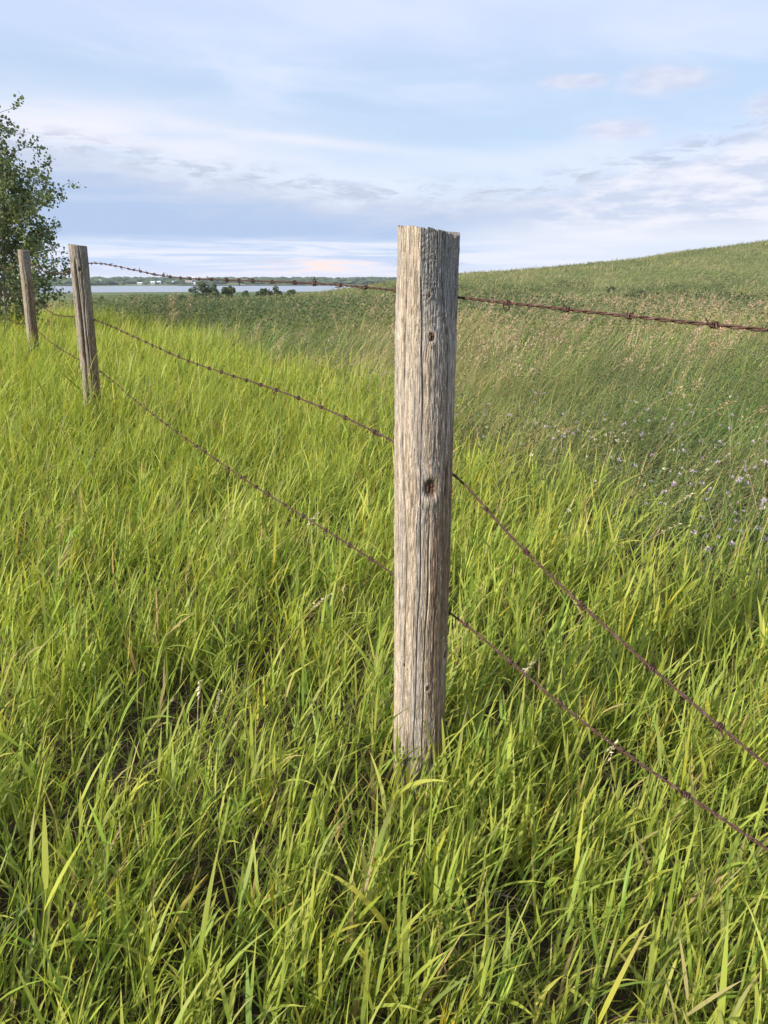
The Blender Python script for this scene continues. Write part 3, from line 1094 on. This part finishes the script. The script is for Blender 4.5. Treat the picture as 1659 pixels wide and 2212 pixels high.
def build_seed_heads():
    """uncounted ripe grass heads over the field"""
    P = Pile()
    x, y = scatter(4.0, 30, 15.0, 40)
    r = np.hypot(x, y)
    m = fbm(x * 0.45, y * 0.45, 77, 3)
    k = (~verge_mask(x, y)) & (rng.random(len(x)) < sstep(m, 0.46, 0.62) * sstep(r, 3.2, 7) * (1 - 0.97 * sstep(r, 10, 24)))
    for xx, yy in zip(x[k], y[k]):
        z = float(ground(xx, yy))
        h = rng.uniform(0.5, 0.8)
        tone = rng.random()
        col = np.array([0.38, 0.265, 0.185]) * (1 - tone) + np.array([0.46, 0.36, 0.235]) * tone
        rr = math.hypot(xx, yy)
        panicle(P, (xx, yy, z), (xx + rng.uniform(0.12, 0.42), yy + rng.normal() * 0.12, z + h), 22 if rr > 9 else 34,
                0.013 + 0.0013 * rr, col, rng.uniform(0.3, 1.0), head=0.30, stemr=0.0010 + 0.00012 * rr, width=0.05)
    x, y = scatter(26, 70, 1.0, 38)
    m = fbm(x * 0.16, y * 0.16, 78, 3)
    for xx, yy in zip(x[m > 0.60], y[m > 0.60]):
        z = float(ground(xx, yy))
        panicle(P, (xx, yy, z), (xx + rng.uniform(0.1, 0.4), yy, z + rng.uniform(0.55, 0.8)), 12, 0.055, (0.30, 0.235, 0.14), 0.6, stemr=0.004, width=0.12)
    tag(link('ripe_grass', P.mesh('ripe_grass', MAT['dry'])), 'tan ripe seed grass scattered in patches over the pasture', 'grass', kind='stuff')


build_seed_heads()


def ray_to(px, py, y):
    """point at distance y ahead seen at a place of the photograph (1659 x 2212 frame)"""
    c, s = math.cos(R(17.3)), math.sin(R(17.3))
    dx, dz = (px - 829.5) / 1620, -(py - 1106) / 1620
    d = np.array([dx, c + dz * s, -s + dz * c])
    return np.array([0, 0, EYE]) + d * (y / d[1])


STALKS = [   # head position, distance, how far the root lies to the left, look, label, group
    ((432, 1470), 1.55, 0.02, 'pale', 'bleached white grass head standing alone in the tall tufts near the big post', None),
    ((478, 1492), 1.60, 0.05, 'pale', 'small straw grass head beside the bleached white one', None),
    ((690, 1105), 2.55, 0.20, 'pale', 'pale curved seed head touching the lowest wire between two posts', None),
    ((745, 1262), 2.0, 0.03, 'straw', 'short upright straw seed head below the lowest wire', None),
    ((715, 1283), 1.9, 0.24, 'pale', 'arching pale seed head bowing over the verge grass', None),
    ((505, 1085), 2.6, 0.12, 'straw', 'slender upright straw spike in the verge near the lowest wire', None),
    ((1158, 1425), 1.55, 0.16, 'pale', 'pale bent seed head crossing the lowest wire close to the big post', None),
    ((1335, 1600), 1.35, 0.10, 'pale', 'cream seed head lying over the lowest wire further from the post', None),
    ((1470, 1132), 2.7, 0.34, 'pale', 'long pale seed head at the edge of the verge beside the purple flowers', None),
    ((1500, 1065), 2.95, 0.30, 'pale', 'pale drooping seed head among the purple flowers', None),
    ((1487, 792), 4.6, 0.16, 'straw', 'tall thin straw stalk with a small head rising above the pasture', None),
    ((1545, 740), 5.2, 0.16, 'tan', 'tall pinkish stalk rising above its neighbours in the pasture', None),
    ((1590, 865), 4.0, 0.55, 'tan', 'big feathery brown seed head leaning in the pasture', None),
    ((1655, 880), 4.2, 0.40, 'tan', 'feathery brown seed head beside the biggest one', None),
    ((375, 650), 8.5, 0.10, 'tan', 'broad tan plume standing up before the lake', None),
    ((265, 665), 7.5, 0.05, 'straw', 'tan seed head beside the leaning cracked post', None),
    ((108, 655), 8.6, 0.04, 'tan', 'tan seed heads between the two far posts before the aspens', None),
    ((520, 690), 8.0, 0.12, 'straw', 'tall straw plume at the edge of the bright grass', None),
    ((610, 730), 7.4, 0.14, 'tan', 'reddish plume at the edge of the bright grass', None),
    ((560, 700), 8.2, 0.12, 'straw', 'pale plume at the edge of the bright grass', None),
]
for (px, y, left, look, label, grp) in STALKS:
    tip = ray_to(px[0], px[1], y)
    b = np.array([tip[0] - left, y - 0.03, 0.0])
    b[2] = float(ground(b[0], b[1]))
    root = tag(link('grass_stalk', None, None, tuple(b)), label, 'grass stalk', 'ripe grass stalks')
    root.empty_display_size = 0.02
    col = {'pale': (0.62, 0.54, 0.38), 'straw': (0.50, 0.42, 0.22), 'tan': (0.42, 0.28, 0.18)}[look]
    P = Pile()
    panicle(P, (0, 0, 0), tip - b, 1, 0.004, col, 0.9, (0.46, 0.39, 0.16), head=0.02, stemr=0.0014 + 0.0001 * y, width=0.001)
    link('stem', P.mesh('stem', MAT['dry']), root)
    P = Pile()
    n = {'pale': 26, 'straw': 30, 'tan': 60}[look]
    big = 1.0 + 0.16 * (y - 1.5)
    panicle(P, (0, 0, 0), tip - b, n, {'pale': 0.011, 'straw': 0.010, 'tan': 0.012}[look] * big, col, 0.9, col, head=0.07 * big / max(0.2, np.linalg.norm(tip - b)) * (2.0 if look == 'tan' else 1.2),
            stemr=0.0008, width={'pale': 0.008, 'straw': 0.007, 'tan': 0.035}[look] * big)
    link('seed_head', P.mesh('seed_head', MAT['dry']), root)


def build_flowers():
    """clover and alfalfa blossoms, one object each"""
    def blossom(n, size, cols, seed):
        rg = np.random.default_rng(seed)
        d = rg.normal(size=(n, 3))
        d /= np.linalg.norm(d, axis=1)[:, None]
        d[:, 2] = d[:, 2] * 0.8 + 0.25
        P = Pile()
        q = rg.normal(size=(n, 3))
        s = np.cross(d, q)
        s /= np.linalg.norm(s, axis=1)[:, None]
        L = size * rg.uniform(0.7, 1.1, n)[:, None]
        a = d * L * 0.15
        b = d * L
        V = np.stack([a, a * 0.4 + b * 0.6 + s * L * 0.26, b, a * 0.4 + b * 0.6 - s * L * 0.26], 1).reshape(-1, 3)
        c = np.array(cols)[rg.integers(len(cols), size=n)] * rg.uniform(0.8, 1.15, (n, 1))
        P.add(V, (np.arange(n)[:, None] * 4 + np.array([[0, 1, 2, 3]])).ravel(), np.full(n, 4), np.repeat(c, 4, axis=0))
        return P.mesh('blossom', MAT['petal'])

    purple = [blossom(22, 0.0115, [(0.46, 0.40, 0.46), (0.56, 0.50, 0.55), (0.34, 0.28, 0.34)], s) for s in (1, 2, 3)]
    white = [blossom(22, 0.011, [(0.66, 0.64, 0.46), (0.72, 0.70, 0.60), (0.55, 0.56, 0.30)], s) for s in (4, 5)]
    P = Pile()
    s = np.linspace(0, 1, 5)[:, None]
    P.add(*tube(np.hstack([-0.10 * (1 - s) ** 1.5, 0 * s, s - 1]), 0.004, 4, False), (0.10, 0.15, 0.04))
    stem = P.mesh('flower_stem', MAT['grass'])
    specs = []
    CL = [(1560, 1010), (1440, 960), (1330, 930), (1250, 905), (1120, 900), (1590, 1090), (1480, 1060), (1360, 1010), (1650, 1040), (1600, 950),
          (1020, 880), (1180, 960), (1540, 1150), (1640, 1150), (1420, 900)]
    for k in range(190):
        cx, cy = CL[k % len(CL)]
        specs.append(('p', cx + rng.normal() * 52, cy + rng.normal() * 30))
    for k in range(40):
        specs.append(('p', rng.uniform(560, 860), rng.uniform(770, 850)))
    for k in range(60):
        specs.append(('w', rng.normal(1330, 190), rng.normal(1000, 80)))
    for kind, px, py in specs:
        # where that line of sight passes a third of a metre above the pasture
        hgt = rng.uniform(0.26, 0.42)
        y = 3.5
        for _ in range(12):
            p = ray_to(px, py, y)
            err = p[2] - (float(ground(p[0], p[1])) + hgt)
            slope = (p[2] - EYE) / y
            y = y - err / slope
            y = min(max(y, 1.5), 14)
        p = ray_to(px, py, y)
        if verge_mask(p[0:1], p[1:2])[0]:
            continue
        name, lab, grp, cat, blos = (('clover_flower', 'small purple clover blossom on a thin stem in the pasture', 'purple blossoms in the pasture', 'flower', purple)
                                     if kind == 'p' else
                                     ('clover_flower', 'small creamy white clover blossom on a thin stem in the pasture', 'white blossoms in the pasture', 'flower', white))
        gz = float(ground(p[0], p[1]))
        h = p[2] - gz
        root = tag(link(name, None, None, (p[0] - 0.1 * h, p[1], gz)), lab, cat, grp)
        root.empty_display_size = 0.01
        st = link('stem', stem, root, (0.1 * h, 0, h))
        st.scale = (h, 0.4, h)
        bl = link('blossom', blos[rng.integers(len(blos))], root, (0.1 * h, 0, h))
        bl.rotation_euler = (rng.normal() * 0.3, rng.normal() * 0.3, rng.uniform(0, 6.28))
        sc = rng.uniform(0.55, 1.15)
        bl.scale = (sc, sc, sc)


build_flowers()

# ------------------------------------------------------------------ trees and shrubs
def leaf_cards(P, cen, size, col, mi=0, hang=0.35):
    """broad rounded leaves: six-sided, a little cupped"""
    N = len(cen)
    d = rng.normal(size=(N, 3)) + np.array([0.25, 0, -hang])
    d /= np.linalg.norm(d, axis=1)[:, None]
    s = np.cross(d, rng.normal(size=(N, 3)))
    s /= np.linalg.norm(s, axis=1)[:, None]
    n = np.cross(s, d)
    sz = (size * rng.uniform(0.65, 1.25, N))[:, None]
    pts = [(-0.5, 0, 0), (-0.22, 0.42, 0.07), (0.15, 0.36, 0.06), (0.55, 0, -0.04), (0.15, -0.36, 0.06), (-0.22, -0.42, 0.07)]
    V = np.stack([cen + d * sz * a + s * sz * b + n * sz * c for a, b, c in pts], 1).reshape(-1, 3)
    i = np.arange(N)[:, None] * 6
    P.add(V, (i + np.array([[0, 1, 2, 3, 0, 3, 4, 5]])).ravel(), np.full(2 * N, 4), np.repeat(col, 6, axis=0), mi)


ASPEN = ([(0.160, 0.205, 0.085), (0.210, 0.255, 0.105), (0.270, 0.305, 0.130), (0.105, 0.140, 0.065)], [.34, .32, .18, .16])


def make_aspen(label, x, y, h, rad, nlimb, nleaf, size=0.05, low=0.06, seed=0, trunk_r=0.028):
    global rng
    keep, rng = rng, np.random.default_rng(seed)
    z = float(ground(x, y))
    root = tag(link('aspen_tree', None, None, (x, y, z)), label, 'tree', 'young aspens behind the fence')
    s = np.linspace(0, 1, 26)
    bend = rng.normal(size=2) * 0.10
    tr = np.stack([bend[0] * np.sin(s * 2.6) * h * 0.4 + 0.02 * np.sin(s * 17), bend[1] * np.sin(s * 2.1) * h * 0.4 + 0.02 * np.cos(s * 13), s * h * 0.97 - 0.05 * (1 - s)], -1)
    W = Pile()
    bark = np.array([0.30, 0.29, 0.23])
    v, l, q = tube(tr, trunk_r * (1 - s) ** 0.8 + 0.003, 8)
    W.add(v, l, q, bark)
    C = Pile()
    cen = []
    for k in range(nlimb):
        f = low + (0.97 - low) * (k + rng.random()) / nlimb
        b = np.array([np.interp(f, s, tr[:, i]) for i in range(3)])
        a = k * 2.4 + rng.normal() * 0.5
        prof = (math.sin(min(1.0, (f - low) / (1 - low) * 1.02 + 0.10) * math.pi) ** 0.55) if f < 0.98 else 0.2
        L = rad * (0.30 + 0.95 * prof) * rng.uniform(0.70, 1.25)
        rise = rng.uniform(0.35, 1.0)
        u = np.linspace(0, 1, 9)[:, None]
        tip = np.array([math.cos(a) * L, math.sin(a) * L, rise * L])
        limb = b + u * tip + np.stack([0 * u[:, 0], 0 * u[:, 0], 0.14 * L * np.sin(u[:, 0] * 3)], -1) + rng.normal(size=(9, 3)) * 0.012 * u
        v, l, q = tube(limb, trunk_r * 0.36 * (1 - f * 0.55) * (1 - u[:, 0]) + 0.0022, 5)
        W.add(v, l, q, bark * 0.75)
        nt = max(4, int(9 * L / rad))
        for j in range(nt):
            g = rng.uniform(0.12, 1.0)
            st = np.array([np.interp(g, u[:, 0], limb[:, i]) for i in range(3)])
            dr = rng.normal(size=3) + np.array([math.cos(a) * 0.6, math.sin(a) * 0.6, 0.55])
            dr /= np.linalg.norm(dr)
            tl = rng.uniform(0.12, 0.34) * (0.5 + 0.6 * rad)
            en = st + dr * tl
            uu = np.linspace(0, 1, 4)[:, None]
            v, l, q = tube(st + uu * (en - st) + np.array([0, 0, -0.03]) * uu ** 2, 0.0026 - 0.0014 * uu[:, 0], 3, False)
            W.add(v, l, q, (0.13, 0.11, 0.075))
            m = int(nleaf * tl / 0.25)
            qq = rng.random((m, 1)) ** 0.7
            cen.append(st + qq * (en - st) + rng.normal(size=(m, 3)) * 0.035)
    cen = np.vstack(cen)
    leaf_cards(C, cen, size, palette(len(cen), *ASPEN, 0.16))
    link('trunk', W.mesh('trunk', MAT['bark']), root)
    link('crown', C.mesh('crown', MAT['leaf']), root)
    rng = keep
    return root


make_aspen('young aspen with loose twigs hanging over the leaning cracked post', -6.0, 13.1, 2.95, 0.70, 48, 20, 0.047, 0.04, 5, 0.022)
make_aspen('slender young aspen rising behind the slim brownish post', -6.26, 12.6, 3.75, 0.68, 56, 20, 0.046, 0.05, 6, 0.026)
make_aspen('tallest young aspen of the clump behind the fence', -6.84, 12.4, 4.95, 0.85, 70, 20, 0.046, 0.05, 7, 0.034)
make_aspen('dense low aspen at the back of the clump', -6.75, 13.9, 3.3, 0.9, 54, 18, 0.046, 0.03, 8, 0.026)


def make_shrub(label, x, y, h, w, nclump, nleaf, size, seed, grp):
    global rng
    keep, rng = rng, np.random.default_rng(seed)
    z = float(ground(x, y))
    root = tag(link('shrub', None, None, (x, y, z)), label, 'shrub', grp)
    W, C = Pile(), Pile()
    cen = []
    for k in range(nclump):
        a, q = rng.uniform(0, 6.28), math.sqrt(rng.random())
        c = np.array([math.cos(a) * q * w * 0.50, math.sin(a) * q * w * 0.50, h * (0.18 + 0.72 * rng.random() * (1 - 0.45 * q))])
        u = np.linspace(0, 1, 6)[:, None]
        W.add(*tube(u * c + np.stack([0 * u[:, 0], 0 * u[:, 0], 0.1 * h * np.sin(3 * u[:, 0])], -1) - np.array([0, 0, 0.05]) * (1 - u), 0.022 * h * (1 - u[:, 0]) + 0.006 * h, 5), (0.09, 0.075, 0.06))
        d = rng.normal(size=(nleaf, 3))
        d /= np.linalg.norm(d, axis=1)[:, None]
        rr = rng.random((nleaf, 1)) ** 0.45
        cen.append(c + d * rr * np.array([w * 0.15, w * 0.15, h * 0.14]) * rng.uniform(0.5, 1.5))
    cen = np.vstack(cen)
    cen[:, 2] = np.maximum(cen[:, 2], 0.02 * h)
    leaf_cards(C, cen, size, palette(len(cen), [(0.075, 0.100, 0.055), (0.105, 0.135, 0.07), (0.14, 0.17, 0.085)], [.4, .4, .2], 0.15))
    link('trunk', W.mesh('trunk', MAT['bark']), root)
    link('crown', C.mesh('crown', MAT['leaf']), root)
    rng = keep


def at_ground(px, dist):
    a = math.atan((px - 829.5) / 1620 / math.cos(R(17.3)) * 1.0)
    return math.sin(a) * dist, math.cos(a) * dist


for (px, dist, h, w, nc, lab) in ((470, 118, 3.4, 3.6, 16, 'broad dark shrub with a rounded crown before the lake'),
                                  (503, 120, 3.5, 3.4, 15, 'tall dark shrub standing close beside the broad one'),
                                  (528, 122, 2.7, 1.8, 9, 'narrow upright shrub at the end of the lakeside row'),
                                  (590, 112, 1.8, 2.0, 8, 'small round bush touching the gnarled one'),
                                  (608, 110, 2.5, 2.2, 9, 'gnarled open bush alone before the lake'),
                                  (556, 126, 1.5, 2.4, 8, 'low spreading bush filling the gap in the lakeside row'),
                                  (486, 108, 1.7, 3.0, 9, 'wide low thicket at the foot of the two tall lakeside shrubs'),
                                  (648, 104, 1.2, 2.2, 7, 'flat little bush standing apart from the gnarled one'),
                                  (425, 128, 1.3, 2.2, 7, 'flat little bush next to the broad lakeside shrub'),
                                  (270, 130, 1.5, 1.8, 7, 'small dark bush in the lowland near the leaning post'),
                                  (330, 140, 1.4, 2.0, 7, 'low wide bush in the lowland before the lake')):
    xx, yy = at_ground(px, dist)
    make_shrub(lab, xx, yy, h, w, nc, 170, 0.19, int(px), 'shrubs before the lake')
# dark shrubs dotted over the hillside
for (px, dist, h, w, lab) in ((1335, 62, 0.85, 1.2, 'dark round bush half way up the hill'),
                              (1540, 52, 0.7, 1.1, 'dark low bush on the hill slope below the crest'),
                              (1280, 74, 0.7, 0.9, 'tiny dark bush high on the hill'),
                              (1655, 34, 0.7, 1.3, 'dark leafy clump low on the hill')):
    xx, yy = at_ground(px, dist)
    make_shrub(lab, xx, yy, h, w, 7, 150, 0.08, int(px) + 3, 'bushes on the hillside')

# ------------------------------------------------------------------ far shore
def lump():
    """an uneven tree-crown lump with few faces"""
    t = (1 + 5 ** 0.5) / 2
    v = np.array([(-1, t, 0), (1, t, 0), (-1, -t, 0), (1, -t, 0), (0, -1, t), (0, 1, t), (0, -1, -t), (0, 1, -t), (t, 0, -1), (t, 0, 1), (-t, 0, -1), (-t, 0, 1)], float)
    v /= np.linalg.norm(v[0])
    f = np.array([(0, 11, 5), (0, 5, 1), (0, 1, 7), (0, 7, 10), (0, 10, 11), (1, 5, 9), (5, 11, 4), (11, 10, 2), (10, 7, 6), (7, 1, 8),
                  (3, 9, 4), (3, 4, 2), (3, 2, 6), (3, 6, 8), (3, 8, 9), (4, 9, 5), (2, 4, 11), (6, 2, 10), (8, 6, 7), (9, 8, 1)])
    vs, fs, mp = list(map(tuple, v)), [], {}
    def midp(a, b):
        k = (min(a, b), max(a, b))
        if k not in mp:
            q = (np.array(vs[a]) + np.array(vs[b])) / 2
            vs.append(tuple(q / np.linalg.norm(q)))
            mp[k] = len(vs) - 1
        return mp[k]
    for a, b, c in f:
        x, y, z = midp(a, b), midp(b, c), midp(c, a)
        fs += [(a, x, z), (b, y, x), (c, z, y), (x, y, z)]
    return np.array(vs), np.array(fs)


LV, LF = lump()


def build_woods():
    P = Pile()
    n = 1500
    r = np.concatenate([rng.uniform(1540, 1620, 300), rng.uniform(1620, 2700, n - 300)])
    a = np.radians(rng.uniform(-46, 20, n))
    x, y = r * np.sin(a), r * np.cos(a)
    m = fbm(x * 0.0035, y * 0.0035, 91, 3)
    keep = (m > 0.46) | (r > 2250)
    for xx, yy, rr in zip(x[keep], y[keep], r[keep]):
        h = rng.uniform(6, 12) * (0.75 if rr < 1640 else 1.0)
        w = rng.uniform(9, 20)
        v = LV * (1 + 0.22 * rng.normal(size=(len(LV), 1))) * np.array([w, w, h * 0.6]) + np.array([xx, yy, float(ground(xx, yy)) + h * 0.45])
        c = np.array([(0.030, 0.052, 0.024), (0.042, 0.070, 0.030), (0.060, 0.088, 0.034)][rng.integers(3)])
        P.add(v, LF.ravel(), np.full(len(LF), 3), c)
    tag(link('far_woods', P.mesh('far_woods', MAT['bark'], False)), 'hazy dark green woods along the far shore of the lake', 'woods', kind='stuff')


build_woods()


def far_pos(px, dist):
    a = math.atan((px - 829.5) / 1620 / math.cos(R(17.3)))
    return math.sin(a) * dist, math.cos(a) * dist


def build_field(name, px0, px1, d0, d1, col):
    n = 14
    xs = np.linspace(px0, px1, n)
    v = []
    for d in np.linspace(d0, d1, 4):
        for p in xs:
            x, y = far_pos(p, d)
            v.append((x, y, float(ground(x, y)) + 0.9))
    i = (np.arange(3)[:, None] * n + np.arange(n - 1)[None]).ravel()
    q = np.stack([i, i + 1, i + n + 1, i + n], -1)
    P = Pile()
    P.add(np.array(v), q.ravel(), np.full(len(q), 4), col)
    tag(link(name, P.mesh(name, MAT['crop'])), kind='structure')


build_field('ripe_field', 214, 280, 1700, 2050, (0.42, 0.33, 0.19))
build_field('hay_field', 290, 335, 1900, 2150, (0.20, 0.22, 0.09))
build_field('shore_meadow', 420, 800, 1495, 1560, (0.15, 0.19, 0.07))


def make_house(label, px, dist, wid, dep, hgt, roofh, wall, roof):
    x, y = far_pos(px, dist)
    z = float(ground(x, y)) + 0.9
    root = tag(link('farm_building', None, None, (x, y, z)), label, 'building', 'buildings on the far shore')
    w, d, h = wid / 2, dep / 2, hgt
    P = Pile()
    v = [(-w, -d, -1.5), (w, -d, -1.5), (w, d, -1.5), (-w, d, -1.5), (-w, -d, h), (w, -d, h), (w, d, h), (-w, d, h), (-w, 0, h + roofh * 0.97), (w, 0, h + roofh * 0.97)]
    fs = [(0, 1, 5, 4), (2, 3, 7, 6), (1, 2, 6, 9, 5), (3, 0, 4, 8, 7)]
    P.add(np.array(v), np.concatenate(fs), [len(f) for f in fs], wall)
    link('wall', P.mesh('wall', MAT['paint'], False), root)
    e, o = 0.6, 0.5
    P = Pile()
    dz = roofh / d * o
    v = [(-w - e, -d - o, h - dz), (w + e, -d - o, h - dz), (w + e, 0, h + roofh), (-w - e, 0, h + roofh), (w + e, d + o, h - dz), (-w - e, d + o, h - dz)]
    v = v + [(a, b, c + 0.35) for a, b, c in v]
    fs = [(6, 7, 8, 9), (9, 8, 10, 11), (0, 3, 2, 1), (3, 5, 4, 2), (0, 1, 7, 6), (4, 5, 11, 10), (1, 2, 8, 7), (2, 4, 10, 8), (3, 0, 6, 9), (5, 3, 9, 11)]
    P.add(np.array(v), np.concatenate(fs), [len(f) for f in fs], roof)
    link('roof', P.mesh('roof', MAT['paint'], False), root)
    for k in (-0.55, 0.0, 0.55):
        P = Pile()
        a, b = k * w - 0.9, k * w + 0.9
        v = [(a, -d - 0.1, h * 0.3), (b, -d - 0.1, h * 0.3), (b, -d - 0.1, h * 0.75), (a, -d - 0.1, h * 0.75),
             (a, -d + 0.1, h * 0.3), (b, -d + 0.1, h * 0.3), (b, -d + 0.1, h * 0.75), (a, -d + 0.1, h * 0.75)]
        fs = [(0, 1, 2, 3), (1, 5, 6, 2), (4, 0, 3, 7), (3, 2, 6, 7), (0, 4, 5, 1)]
        P.add(np.array(v), np.concatenate(fs), [4] * 5, (0.07, 0.08, 0.10))
        link('window', P.mesh('window', MAT['paint'], False), root)


for (lab, px, dist, w, d, h, rh, wc, rc) in (
        ('small bright white house on the far shore beside the tan field', 266, 1660, 12, 9, 5, 3, (0.62, 0.60, 0.54), (0.5, 0.45, 0.38)),
        ('long pale barn on the far shore', 370, 1660, 16, 9, 2.8, 2.2, (0.36, 0.40, 0.42), (0.52, 0.57, 0.62)),
        ('white shed joined on to the row beside the long pale barn', 386, 1670, 7, 7, 3.2, 2.0, (0.42, 0.44, 0.45), (0.5, 0.55, 0.6)),
        ('low grey shed near the water of the far shore', 348, 1640, 9, 6, 1.8, 1.4, (0.5, 0.5, 0.5), (0.55, 0.57, 0.6)),
        ('white farmhouse with a grey roof among the far trees', 418, 1640, 12, 8, 3.6, 2.4, (0.74, 0.74, 0.76), (0.32, 0.33, 0.36)),
        ('small brown roofed house among the far trees', 445, 1610, 13, 9, 4, 3, (0.5, 0.46, 0.44), (0.26, 0.22, 0.2)),
        ('narrow white silo house at the edge of the far woods', 455, 1650, 5, 5, 12, 2, (0.78, 0.78, 0.8), (0.5, 0.5, 0.5))):
    make_house(lab, px, dist, w, d, h, rh, wc, rc)


# ------------------------------------------------------------------ air
def build_haze():
    x, y0, y1, b, t = 4800, -4800, 4800, -20, 14
    v = [(-x, y0, b), (x, y0, b), (x, y1, b), (-x, y1, b), (-x, y0, t), (x, y0, t), (x, y1, t), (-x, y1, t)]
    f = [(3, 2, 1, 0), (4, 5, 6, 7), (0, 1, 5, 4), (1, 2, 6, 5), (2, 3, 7, 6), (3, 0, 4, 7)]
    m, g = mat_new('haze')
    vol = g.add('ShaderNodeVolumePrincipled')
    vol.inputs['Color'].default_value = (0.80, 0.88, 1.0, 1)
    vol.inputs['Density'].default_value = 0.00010
    o = g.add('ShaderNodeOutputMaterial')
    g.l.new(vol.outputs[0], o.inputs['Volume'])
    me = mesh_np('haze', np.array(v), np.array(f).ravel(), np.full(6, 4), m, smooth=False)
    tag(link('haze', me), kind='stuff')


build_haze()
